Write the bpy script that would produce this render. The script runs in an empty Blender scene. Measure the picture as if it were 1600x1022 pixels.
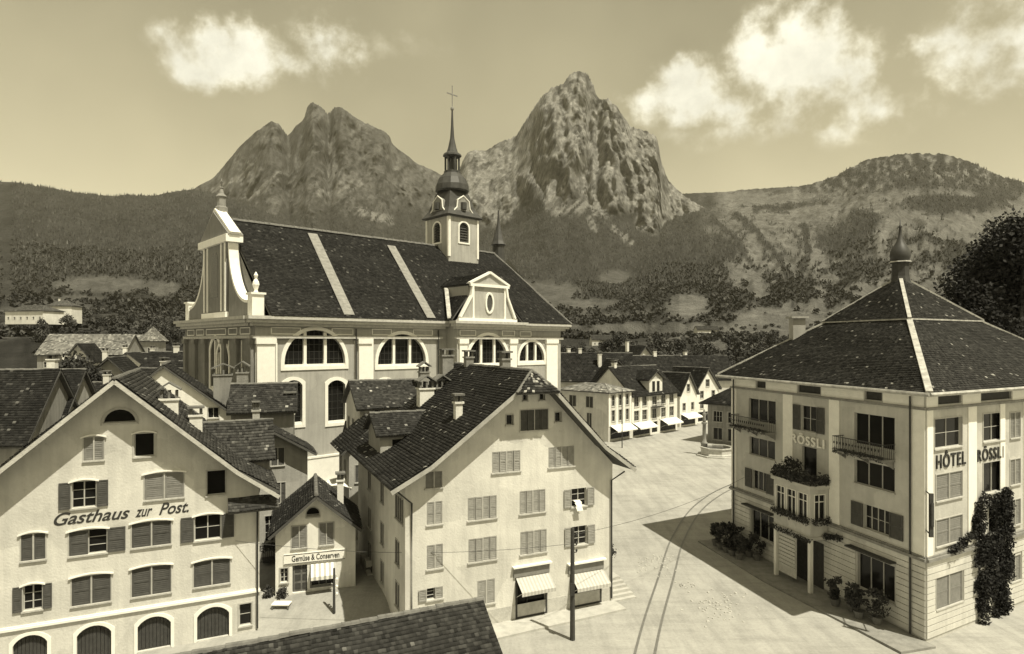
import bpy, math, random
import numpy as np
from mathutils import Vector, Matrix
random.seed(7); RNG = np.random.default_rng(7)
SC = bpy.context.scene; COL = SC.collection

# ------------------------------------------------------------------ camera
FPX, CX, HY, CAMH = 980.0, 800.0, 535.0, 17.0          # focal length in photo pixels, optical axis, horizon, eye height
cam_d = bpy.data.cameras.new('camera'); cam = bpy.data.objects.new('camera', cam_d); COL.objects.link(cam)
cam.location = (0, 0, CAMH); cam.rotation_euler = (math.radians(90), 0, 0)
cam_d.sensor_width = 36; cam_d.lens = 36*FPX/1600; cam_d.shift_y = (HY-511)/1600.0
cam_d.clip_start = 0.5; cam_d.clip_end = 20000
SC.camera = cam
# ------------------------------------------------------------------ sun and sky
SUN_AZ = (0.715, -0.699); SUN_EL = math.radians(63)
sd = bpy.data.lights.new('sun', 'SUN'); so = bpy.data.objects.new('sun', sd); COL.objects.link(so)
sdir = Vector((SUN_AZ[0]*math.cos(SUN_EL), SUN_AZ[1]*math.cos(SUN_EL), math.sin(SUN_EL)))
so.rotation_euler = sdir.to_track_quat('Z', 'Y').to_euler(); so.location = (60, -60, 120)
sd.energy = 5.0; sd.angle = math.radians(0.55); sd.color = (1.0, 0.935, 0.75)
SC.view_settings.view_transform = 'Standard'; SC.view_settings.look = 'None'
SC.view_settings.gamma = 1; SC.view_settings.use_curve_mapping = False; SC.view_settings.exposure = 0.33
SC.cycles.use_denoising = True
SC.cycles.max_bounces = 6; SC.cycles.diffuse_bounces = 3; SC.cycles.volume_bounces = 0
SC.cycles.transparent_max_bounces = 8
W = bpy.data.worlds.new('World'); SC.world = W; W.use_nodes = True
nt = W.node_tree; nt.nodes.clear(); N = nt.nodes.new; LK = nt.links.new
def mth(op, a, b=None, c=None, clamp=False):
    n = N('ShaderNodeMath'); n.operation = op; n.use_clamp = clamp
    for i, v in enumerate((a, b, c)):
        if v is None: continue
        if isinstance(v, (int, float)): n.inputs[i].default_value = v
        else: LK(v, n.inputs[i])
    return n.outputs[0]
sky = N('ShaderNodeTexSky'); sky.sky_type = 'NISHITA'; sky.sun_disc = False
sky.sun_elevation = SUN_EL; sky.sun_rotation = math.atan2(SUN_AZ[0], SUN_AZ[1])
sky.air_density = 1.0; sky.dust_density = 0.6; sky.altitude = 500
bw = N('ShaderNodeSeparateColor'); LK(sky.outputs[0], bw.inputs[0])     # the plate saw the sky through a red filter: pale haze, darker blue
tc = N('ShaderNodeTexCoord'); gen = tc.outputs['Generated']
def dirpx(x, y):
    return Vector(((x-CX)/FPX, 1, (HY-y)/FPX)).normalized()
n1 = N('ShaderNodeTexNoise'); n1.inputs['Scale'].default_value = 9; n1.inputs['Detail'].default_value = 5; n1.inputs['Roughness'].default_value = .62
LK(gen, n1.inputs['Vector'])
wp = N('ShaderNodeVectorMath'); wp.operation = 'SUBTRACT'; LK(n1.outputs['Color'], wp.inputs[0]); wp.inputs[1].default_value = (.5, .5, .5)
wq = N('ShaderNodeVectorMath'); wq.operation = 'SCALE'; LK(wp.outputs[0], wq.inputs[0]); wq.inputs['Scale'].default_value = .075
wg = N('ShaderNodeVectorMath'); wg.operation = 'ADD'; LK(gen, wg.inputs[0]); LK(wq.outputs[0], wg.inputs[1])
# cumulus banks: (direction, half width, half height, weight)
banks = [(dirpx(1160, 205), .13, .03, .32), (dirpx(1290, 195), .12, .03, .34), (dirpx(1350, 150), .06, .05, .5), (dirpx(470, 95), .10, .03, .35), (dirpx(1500, 130), .07, .035, .3), (dirpx(340, 92), .085, .040, 1), (dirpx(300, 100), .05, .025, .9), (dirpx(395, 85), .045, .04, 1), (dirpx(515, 80), .06, .04, .55), (dirpx(600, 75), .09, .03, .12),
         (dirpx(1240, 95), .080, .065, 1.1), (dirpx(1195, 80), .05, .055, 1), (dirpx(1300, 110), .065, .055, .9), (dirpx(1260, 150), .10, .035, .5),
         (dirpx(1075, 150), .062, .048, 1), (dirpx(1065, 125), .035, .032, 1), (dirpx(1130, 165), .085, .035, .7), (dirpx(1020, 165), .06, .035, .6),
         (dirpx(1375, 175), .032, .022, .6), (dirpx(1435, 80), .032, .016, .45), (dirpx(1535, 80), .065, .06, .75), (dirpx(1620, 70), .08, .06, .8), (dirpx(1570, 115), .05, .03, .4)]
rr = random.Random(5)
for k in range(6):
    a = math.radians(60+rr.uniform(0, 1)*240 + 0); e = math.radians(rr.uniform(14, 50))
    v = Vector((math.sin(a)*math.cos(e), math.cos(a)*math.cos(e), math.sin(e)))
    banks.append((v, rr.uniform(.08, .2), rr.uniform(.05, .1), rr.uniform(.6, 1)))
tot = None
for c, hw, hh, wt in banks:
    d = N('ShaderNodeVectorMath'); d.operation = 'SUBTRACT'; LK(wg.outputs[0], d.inputs[0]); d.inputs[1].default_value = c
    s = N('ShaderNodeVectorMath'); s.operation = 'MULTIPLY'; LK(d.outputs[0], s.inputs[0]); s.inputs[1].default_value = (1/hw, 1/hw, 1/hh)
    l = N('ShaderNodeVectorMath'); l.operation = 'LENGTH'; LK(s.outputs[0], l.inputs[0])
    m = mth('MULTIPLY', mth('SUBTRACT', 1.25, l.outputs['Value'], clamp=False), wt)
    m = mth('MAXIMUM', m, 0)
    tot = m if tot is None else mth('MAXIMUM', tot, m)
n2 = N('ShaderNodeTexNoise'); n2.inputs['Scale'].default_value = 22; n2.inputs['Detail'].default_value = 6; n2.inputs['Roughness'].default_value = .6
LK(gen, n2.inputs['Vector'])
dens = mth('ADD', mth('MULTIPLY', tot, 1.0), mth('MULTIPLY', mth('SUBTRACT', n2.outputs['Fac'], .5), 2.3))
mrs = N('ShaderNodeMapRange'); mrs.interpolation_type = 'SMOOTHSTEP'; LK(dens, mrs.inputs[0]); mrs.inputs[1].default_value = .02; mrs.inputs[2].default_value = .95
dens = mth('MULTIPLY', mrs.outputs[0], mth('MINIMUM', mth('MULTIPLY', tot, 3.0), 1), clamp=True)
# faint high veil over the whole sky
n3 = N('ShaderNodeTexNoise'); n3.inputs['Scale'].default_value = 3.2; n3.inputs['Detail'].default_value = 3
LK(gen, n3.inputs['Vector'])
veil = mth('MULTIPLY', mth('SUBTRACT', n3.outputs['Fac'], .25, clamp=True), .28)
SKYK = 0.205
base = mth('ADD', mth('MINIMUM', mth('MULTIPLY', bw.outputs[0], SKYK), .53), veil)
cl = mth('ADD', .80, mth('MULTIPLY', mth('SUBTRACT', n1.outputs['Fac'], .5), .9))
mixv = mth('ADD', mth('MULTIPLY', base, mth('SUBTRACT', 1, dens)), mth('MULTIPLY', cl, dens))
tint = N('ShaderNodeVectorMath'); tint.operation = 'SCALE'; tint.inputs[0].default_value = (1.0, .895, .58); LK(mixv, tint.inputs['Scale'])
tint2 = N('ShaderNodeVectorMath'); tint2.operation = 'SCALE'; tint2.inputs[0].default_value = (1.0, .97, .80); LK(mixv, tint2.inputs['Scale'])
mx = N('ShaderNodeMix'); mx.data_type = 'VECTOR'; LK(dens, mx.inputs['Factor']); LK(tint.outputs[0], mx.inputs[4]); LK(tint2.outputs[0], mx.inputs[5])
bg = N('ShaderNodeBackground'); bg.inputs['Strength'].default_value = 1.0; LK(mx.outputs[1], bg.inputs['Color'])
wo = N('ShaderNodeOutputWorld'); LK(bg.outputs[0], wo.inputs[0])

# ------------------------------------------------------------------ materials (the picture is a toned monochrome: warm greys throughout)
def S(v): return (v, v*.985, v*.915, 1)
MATS = {}
def mat(name, v, rough=.9, var=.25, scale=1.5, bump=.0, bscale=30, attr=False, streak=0, spec=.2):
    if name in MATS: return MATS[name]
    m = bpy.data.materials.new(name); m.use_nodes = True; t = m.node_tree; b = t.nodes['Principled BSDF']
    b.inputs['Roughness'].default_value = rough; b.inputs['Specular IOR Level'].default_value = spec
    co = t.nodes.new('ShaderNodeTexCoord')
    nz = t.nodes.new('ShaderNodeTexNoise'); nz.inputs['Scale'].default_value = scale; nz.inputs['Detail'].default_value = 8; nz.inputs['Roughness'].default_value = .65
    t.links.new(co.outputs['Object'], nz.inputs['Vector'])
    mr = t.nodes.new('ShaderNodeMapRange'); mr.inputs[1].default_value = .25; mr.inputs[2].default_value = .75
    mr.inputs[3].default_value = 1-var; mr.inputs[4].default_value = 1+var*.6
    t.links.new(nz.outputs['Fac'], mr.inputs[0])
    fac = mr.outputs[0]
    if streak:
        mp = t.nodes.new('ShaderNodeMapping'); mp.inputs['Scale'].default_value = (2.2, 2.2, .18)
        t.links.new(co.outputs['Object'], mp.inputs['Vector'])
        n2 = t.nodes.new('ShaderNodeTexNoise'); n2.inputs['Scale'].default_value = 1.6; n2.inputs['Detail'].default_value = 6
        t.links.new(mp.outputs[0], n2.inputs['Vector'])
        m2 = t.nodes.new('ShaderNodeMapRange'); m2.inputs[1].default_value = .4; m2.inputs[2].default_value = .75; m2.inputs[3].default_value = 1; m2.inputs[4].default_value = 1-streak
        t.links.new(n2.outputs['Fac'], m2.inputs[0])
        mm = t.nodes.new('ShaderNodeMath'); mm.operation = 'MULTIPLY'; t.links.new(fac, mm.inputs[0]); t.links.new(m2.outputs[0], mm.inputs[1]); fac = mm.outputs[0]
    if name.startswith('plaster'):            # patched render: irregular fields of slightly different tone, small dark blemishes
        n5 = t.nodes.new('ShaderNodeTexNoise'); n5.inputs['Scale'].default_value = .9; n5.inputs['Detail'].default_value = 4; t.links.new(co.outputs['Object'], n5.inputs['Vector'])
        ad = t.nodes.new('ShaderNodeVectorMath'); ad.operation = 'MULTIPLY_ADD'; t.links.new(n5.outputs['Color'], ad.inputs[0]); ad.inputs[1].default_value = (1.6, 1.6, 1.6); t.links.new(co.outputs['Object'], ad.inputs[2])
        vo = t.nodes.new('ShaderNodeTexVoronoi'); vo.inputs['Scale'].default_value = .42; t.links.new(ad.outputs[0], vo.inputs['Vector'])
        sx = t.nodes.new('ShaderNodeSeparateColor'); t.links.new(vo.outputs['Color'], sx.inputs[0])
        m5 = t.nodes.new('ShaderNodeMapRange'); m5.inputs[3].default_value = .90; m5.inputs[4].default_value = 1.05; t.links.new(sx.outputs[0], m5.inputs[0])
        n6 = t.nodes.new('ShaderNodeTexNoise'); n6.inputs['Scale'].default_value = 3.3; n6.inputs['Detail'].default_value = 7; n6.inputs['Roughness'].default_value = .75; t.links.new(co.outputs['Object'], n6.inputs['Vector'])
        m6 = t.nodes.new('ShaderNodeMapRange'); m6.inputs[1].default_value = .60; m6.inputs[2].default_value = .78; m6.inputs[3].default_value = 1; m6.inputs[4].default_value = .72; t.links.new(n6.outputs['Fac'], m6.inputs[0])
        for o5 in (m5.outputs[0], m6.outputs[0]):
            mm = t.nodes.new('ShaderNodeMath'); mm.operation = 'MULTIPLY'; t.links.new(fac, mm.inputs[0]); t.links.new(o5, mm.inputs[1]); fac = mm.outputs[0]
    vm = t.nodes.new('ShaderNodeVectorMath'); vm.operation = 'SCALE'; t.links.new(fac, vm.inputs['Scale'])
    if attr:
        at = t.nodes.new('ShaderNodeAttribute'); at.attribute_name = 'Col'
        v2 = t.nodes.new('ShaderNodeVectorMath'); v2.operation = 'MULTIPLY'; v2.inputs[1].default_value = S(v)[:3]
        t.links.new(at.outputs['Color'], v2.inputs[0]); t.links.new(v2.outputs[0], vm.inputs[0])
    else:
        vm.inputs[0].default_value = S(v)[:3]
    t.links.new(vm.outputs[0], b.inputs['Base Color'])
    if bump:
        nb = t.nodes.new('ShaderNodeTexNoise'); nb.inputs['Scale'].default_value = bscale; nb.inputs['Detail'].default_value = 6
        t.links.new(co.outputs['Object'], nb.inputs['Vector'])
        bn = t.nodes.new('ShaderNodeBump'); bn.inputs['Strength'].default_value = min(1, bump); bn.inputs['Distance'].default_value = .03
        t.links.new(nb.outputs['Fac'], bn.inputs['Height']); t.links.new(bn.outputs[0], b.inputs['Normal'])
    MATS[name] = m; return m
mat('plaster_cream', .66, var=.20, scale=.42, bump=.6, bscale=9, streak=.13)
mat('plaster_white', .80, var=.12, scale=.6, bump=.4, bscale=9, streak=.14)
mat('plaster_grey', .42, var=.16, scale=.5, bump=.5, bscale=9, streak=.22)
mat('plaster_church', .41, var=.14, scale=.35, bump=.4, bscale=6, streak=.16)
mat('plaster_hotel', .54, var=.18, scale=.7, bump=.5, bscale=9, streak=.10)
mat('plaster_front_shaded', .24, var=.16, scale=.5, bump=.4, bscale=8, streak=.2)  # church front toned darker than its side walls, deepening the shade in the colour
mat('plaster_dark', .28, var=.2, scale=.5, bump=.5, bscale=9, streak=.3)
mat('trim_white', .86, var=.10, scale=2, bump=.2, bscale=14)
mat('stone', .50, var=.28, scale=2.4, bump=.7, bscale=12)
mat('stone_dark', .26, var=.35, scale=2.0, bump=.8, bscale=10)
mat('tile', 1.0, rough=.88, var=.30, scale=.8, bump=.4, bscale=25, attr=True, streak=0)
mat('ridge_tile', .17, var=.45, scale=2.5, bump=.6, bscale=14)
mat('slab', .09, var=.3)
mat('flashing', .46, rough=.7, var=.55, scale=2.2)
mat('shutter_dark', .085, rough=.7, var=.3, scale=4)
mat('shutter_mid', .22, rough=.75, var=.25, scale=4)
mat('shutter_pale', .31, rough=.75, var=.25, scale=4)
mat('wood_dark', .06, rough=.8, var=.35, scale=5)
mat('wood', .16, rough=.85, var=.4, scale=4, bump=.4)
mat('iron', .035, rough=.5, var=.3, scale=6, spec=.5)
mat('glass', .014, rough=.12, var=.3, scale=1.2, spec=.18)
mat('curtain', .55, var=.2, scale=6)
mat('cloth_white', .85, var=.1, scale=5)
mat('cloth_grey', .42, var=.1, scale=5)
mat('paint_mid', .45, var=.15, scale=4)
mat('letter_dark', .045, var=.3, scale=8)
mat('letter_light', .88, var=.08, scale=8)
mat('dome', .06, rough=.55, var=.45, scale=1.2, spec=.35)
mat('gilt', .55, rough=.35, var=.2, scale=4, spec=.6)
mat('leaf', .055, rough=.7, var=.5, scale=1.5)
mat('leaf_light', .085, rough=.7, var=.5, scale=1.0)
mat('leaf_black', .022, rough=.8, var=.5, scale=.6)
mat('flower', .45, var=.4, scale=9)
mat('bark', .07, var=.4, scale=5, bump=.6)
mat('clay', .16, var=.3, scale=6)
mat('terrain', 1.0, rough=.95, var=.55, scale=.05, attr=True, bump=0)
_t = MATS['terrain'].node_tree; _c = _t.nodes.new('ShaderNodeTexCoord'); _m = _t.nodes.new('ShaderNodeMapping'); _m.inputs['Scale'].default_value = (1, 1, .3); _t.links.new(_c.outputs['Object'], _m.inputs['Vector'])
_n = _t.nodes.new('ShaderNodeTexNoise'); _n.inputs['Scale'].default_value = .07; _n.inputs['Detail'].default_value = 9; _n.inputs['Roughness'].default_value = .72; _t.links.new(_m.outputs[0], _n.inputs['Vector'])
_b = _t.nodes.new('ShaderNodeBump'); _b.inputs['Strength'].default_value = 1; _b.inputs['Distance'].default_value = 11; _t.links.new(_n.outputs['Fac'], _b.inputs['Height']); _t.links.new(_b.outputs[0], _t.nodes['Principled BSDF'].inputs['Normal'])
mat('forest', 1.0, rough=.95, var=.45, scale=.02, attr=True)
mat('water', .03, rough=.05, var=.1, spec=.6)
mat('rail', .16, rough=.45, var=.3, scale=3, spec=.5)
mat('kerb', .46, var=.25, scale=2, bump=.5, bscale=14)

# ------------------------------------------------------------------ mesh helpers
def mesh_np(name, V, faces_list, col=None):
    """V (n,3); faces_list: list of (m,k) int arrays; col (n,) grey or None"""
    me = bpy.data.meshes.new(name); V = np.asarray(V, np.float32)
    me.vertices.add(len(V)); me.vertices.foreach_set('co', V.ravel())
    idx = np.concatenate([f.ravel() for f in faces_list]).astype(np.int32)
    cnt = np.concatenate([np.full(len(f), f.shape[1], np.int32) for f in faces_list])
    st = np.concatenate([[0], np.cumsum(cnt)[:-1]]).astype(np.int32)
    me.loops.add(len(idx)); me.loops.foreach_set('vertex_index', idx)
    me.polygons.add(len(cnt)); me.polygons.foreach_set('loop_start', st); me.polygons.foreach_set('loop_total', cnt)
    if col is not None:
        a = me.color_attributes.new('Col', 'FLOAT_COLOR', 'POINT')
        c = np.ones((len(V), 4), np.float32); c[:, :3] = np.asarray(col, np.float32)[:, None]
        a.data.foreach_set('color', c.ravel())
    me.update(calc_edges=True); me.validate(); return me
class Root:                                   # a thing: an Empty at its base
    def __init__(s, name, label, cat, loc, group=None):
        s.o = bpy.data.objects.new(name, None); COL.objects.link(s.o); s.o.location = loc; s.loc = Vector(loc)
        s.o.empty_display_size = .3
        s.o['label'] = label; s.o['category'] = cat
        if group: s.o['group'] = group
def place(name, me, m, parent=None, smooth=False):
    if m is not None:
        for k in (m if isinstance(m, (list, tuple)) else [m]): me.materials.append(MATS[k])
    if smooth: me.polygons.foreach_set('use_smooth', [True]*len(me.polygons))
    o = bpy.data.objects.new(name, me); COL.objects.link(o)
    if parent is not None:
        o.parent = parent.o if isinstance(parent, Root) else parent
    return o
class MB:
    def __init__(s, base=(0, 0, 0)): s.v = []; s.f = []; s.mi = []; s.b = Vector(base)
    def add(s, pts, faces, mi=0):
        k = len(s.v); s.v += [tuple(Vector(p)-s.b) for p in pts]
        for f in faces: s.f.append([k+i for i in f]); s.mi.append(mi)
    def poly(s, pts, mi=0): s.add(pts, [list(range(len(pts)))], mi)
    def hexa(s, p, mi=0):   # 4 bottom + 4 top
        s.add(p, [(3, 2, 1, 0), (4, 5, 6, 7), (0, 1, 5, 4), (1, 2, 6, 5), (2, 3, 7, 6), (3, 0, 4, 7)], mi)
    def box(s, F, u0, u1, z0, z1, d0, d1, mi=0):
        P = F.P; s.hexa([P(u0, z0, d1), P(u1, z0, d1), P(u1, z0, d0), P(u0, z0, d0), P(u0, z1, d1), P(u1, z1, d1), P(u1, z1, d0), P(u0, z1, d0)], mi)
    def wbox(s, x0, x1, y0, y1, z0, z1, mi=0):
        s.hexa([(x0, y0, z0), (x1, y0, z0), (x1, y1, z0), (x0, y1, z0), (x0, y0, z1), (x1, y0, z1), (x1, y1, z1), (x0, y1, z1)], mi)
    def bar(s, a, b, w, h=None, mi=0):
        a = Vector(a); b = Vector(b); h = h or w; d = (b-a).normalized()
        x = d.cross(Vector((0, 0, 1)));
        if x.length < 1e-3: x = Vector((1, 0, 0))
        x.normalize(); y = x.cross(d).normalized(); x *= w/2; y *= h/2
        s.hexa([a-x-y, a+x-y, a+x+y, a-x+y, b-x-y, b+x-y, b+x+y, b-x+y], mi)
    def tube(s, pts, r, n=8, mi=0):
        k = len(s.v); pts = [Vector(p) for p in pts]; rs = r if isinstance(r, (list, tuple)) else [r]*len(pts)
        for i, p in enumerate(pts):
            d = (pts[min(i+1, len(pts)-1)]-pts[max(i-1, 0)]).normalized()
            x = d.cross(Vector((0, 0, 1)));
            if x.length < 1e-3: x = Vector((1, 0, 0))
            x.normalize(); y = x.cross(d)
            for j in range(n):
                a = 2*math.pi*j/n; s.v.append(tuple(p+x*math.cos(a)*rs[i]+y*math.sin(a)*rs[i]-s.b))
        for i in range(len(pts)-1):
            for j in range(n):
                s.f.append([k+i*n+j, k+i*n+(j+1) % n, k+(i+1)*n+(j+1) % n, k+(i+1)*n+j]); s.mi.append(mi)
        s.f.append([k+j for j in range(n)]); s.mi.append(mi)
        s.f.append([k+(len(pts)-1)*n+j for j in range(n)]); s.mi.append(mi)
    def lathe(s, c, prof, n=12, rot=0, mi=0, ux=None, uy=None):   # prof [(r,z)]
        k = len(s.v); ux = Vector(ux or (1, 0, 0)); uy = Vector(uy or (0, 1, 0))
        for r, z in prof:
            for j in range(n):
                a = rot+2*math.pi*j/n
                s.v.append(tuple(Vector(c)+ux*math.cos(a)*r+uy*math.sin(a)*r+Vector((0, 0, z))-s.b))
        for i in range(len(prof)-1):
            for j in range(n):
                s.f.append([k+i*n+j, k+i*n+(j+1) % n, k+(i+1)*n+(j+1) % n, k+(i+1)*n+j]); s.mi.append(mi)
        s.f.append([k+n-1-j for j in range(n)]); s.mi.append(mi)
        s.f.append([k+(len(prof)-1)*n+j for j in range(n)]); s.mi.append(mi)
    def build(s, name, m, parent=None, smooth=False):
        me = bpy.data.meshes.new(name); me.from_pydata(s.v, [], s.f)
        if isinstance(m, (list, tuple)): me.polygons.foreach_set('material_index', s.mi)
        me.update(); return place(name, me, m, parent, smooth)
Z = Vector((0, 0, 1))
class Frame:                                   # a wall plane: u along, z up, d outward
    def __init__(s, o, u):
        s.o = Vector(o); u = Vector((u[0], u[1], 0)); s.U = u.normalized(); s.N = Vector((s.U.y, -s.U.x, 0)); s.ops = []
    def P(s, u, z, d=0): return s.o+s.U*u+Z*z+s.N*d
    def at(s, px, py, d=0):                    # where the sight line through a photo pixel meets the wall
        r = Vector(((px-CX)/FPX, 1, (HY-py)/FPX)); c = Vector((0, 0, CAMH))
        o = s.o+s.N*d; k = (o-c).dot(s.N)/r.dot(s.N); p = c+r*k-o
        return p.dot(s.U), p.z
    def rect(s, x0, y0, x1, y1):
        ym = (y0+y1)/2; xm = (x0+x1)/2
        return s.at(x0, ym)[0], s.at(x1, ym)[0], s.at(xm, y1)[1], s.at(xm, y0)[1]
def clip(poly, a, b, inside_sign=1):           # keep the left side of a->b
    out = []
    def sd(p): return (b[0]-a[0])*(p[1]-a[1])-(b[1]-a[1])*(p[0]-a[0])
    for i in range(len(poly)):
        p, q = poly[i], poly[(i+1) % len(poly)]; sp, sq = sd(p), sd(q)
        if sp >= -1e-9: out.append(p)
        if (sp > 1e-9 and sq < -1e-9) or (sp < -1e-9 and sq > 1e-9):
            t = sp/(sp-sq); out.append((p[0]+(q[0]-p[0])*t, p[1]+(q[1]-p[1])*t))
    return out
def outline(op, grow=0, n=10):                 # opening outline, counter-clockwise from bottom left
    u0, u1, z0, z1, rise = op; u0 -= grow; u1 += grow; z0 -= grow; z1 += grow
    if rise <= 0: return [(u0, z0), (u1, z0), (u1, z1), (u0, z1)]
    rise = min(rise+(grow*.6 if rise > .4*(u1-u0) else 0), (u1-u0)/2)
    w = u1-u0; R = (w*w/4+rise*rise)/(2*rise); c = (u0+u1)/2; zc = z1-R; a = math.asin(min(1, w/2/R))
    if rise > R: a = math.pi-a
    pts = [(u0, z0), (u1, z0)]
    for i in range(n+1):
        t = a-2*a*i/n; pts.append((c+R*math.sin(t), zc+R*math.cos(t)))
    return pts
def wall(mb, F, poly, depth=.25):
    us = sorted({round(p[0], 4) for p in poly} | {round(v, 4) for o in F.ops for v in o[:2]})
    zs = sorted({round(p[1], 4) for p in poly} | {round(v, 4) for o in F.ops for v in o[2:4]})
    for i in range(len(us)-1):
        for j in range(len(zs)-1):
            um = (us[i]+us[i+1])/2; zm = (zs[j]+zs[j+1])/2
            if any(o[0] < um < o[1] and o[2] < zm < o[3] for o in F.ops): continue
            c = [(us[i], zs[j]), (us[i+1], zs[j]), (us[i+1], zs[j+1]), (us[i], zs[j+1])]
            for k in range(len(poly)):
                c = clip(c, poly[k], poly[(k+1) % len(poly)])
                if len(c) < 3: break
            if len(c) >= 3: mb.poly([F.P(*p) for p in c])
    for o in F.ops:
        ol = outline(o)
        for k in range(len(ol)):
            a, b = ol[k], ol[(k+1) % len(ol)]
            mb.poly([F.P(*a), F.P(*b), F.P(b[0], b[1], -depth), F.P(a[0], a[1], -depth)])
        if o[4] > 0:                            # spandrels beside the arch
            arc = ol[2:]; h = len(arc)//2
            for k in range(len(arc)-1):
                cor = (o[1], o[3]) if k < h else (o[0], o[3])
                mb.poly([F.P(*cor), F.P(*arc[k+1]), F.P(*arc[k])])
        mb.poly([F.P(p[0], p[1], -depth-.6) for p in ol])
        for k in range(len(ol)):
            a, b = ol[k], ol[(k+1) % len(ol)]
            mb.poly([F.P(a[0], a[1], -depth), F.P(b[0], b[1], -depth), F.P(b[0], b[1], -depth-.6), F.P(a[0], a[1], -depth-.6)])
def band(mb, F, op, w, d0, d1, n=10, bottom=True):   # trim strip round an opening
    a, b = outline(op, 0, n), outline(op, w, n); m = len(a)
    for k in range(m):
        if not bottom and k == 0: continue
        k2 = (k+1) % m
        A, B, C, D = a[k], a[k2], b[k2], b[k]
        mb.poly([F.P(*A, d1), F.P(*B, d1), F.P(*C, d1), F.P(*D, d1)][::-1])
        mb.poly([F.P(*D, d0), F.P(*C, d0), F.P(*C, d1), F.P(*D, d1)])
        mb.poly([F.P(*A, d0), F.P(*B, d0), F.P(*B, d1), F.P(*A, d1)])
def shutter(F, u0, u1, z0, z1, d, m, parent, base, swing=0, hinge='l'):
    mb = MB(base); w = u1-u0
    Fs = F
    if swing:                                   # leaf turned about its hinge
        a = swing if hinge == 'l' else -swing
        hx = u0 if hinge == 'l' else u1
        U = F.U*math.cos(a)+F.N*math.sin(abs(swing))*(1 if hinge == 'l' else -1)
        Fs = Frame(F.P(hx, 0, d), U); u0, u1 = (0, w) if hinge == 'l' else (-w, 0); d = 0
    s = min(.08, w*.14)
    mb.box(Fs, u0, u0+s, z0, z1, d, d+.045); mb.box(Fs, u1-s, u1, z0, z1, d, d+.045)
    zm = (z0+z1)/2
    for a in (z0, zm-s/2, z1-s): mb.box(Fs, u0+s, u1-s, a, a+s, d+.003, d+.042)
    n = max(5, int((z1-z0)/.11))
    for i in range(n):
        a = z0+s+(z1-z0-2*s)*i/n; h = (z1-z0-2*s)/n
        mb.poly([Fs.P(u0+s, a, d+.036), Fs.P(u1-s, a, d+.036), Fs.P(u1-s, a+h*.95, d+.006), Fs.P(u0+s, a+h*.95, d+.006)])
    mb.poly([Fs.P(u0+.01, z0+.01, d-.002), Fs.P(u1-.01, z0+.01, d-.002), Fs.P(u1-.01, z1-.01, d-.002), Fs.P(u0+.01, z1-.01, d-.002)])
    return mb.build('shutter', m, parent)
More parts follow.
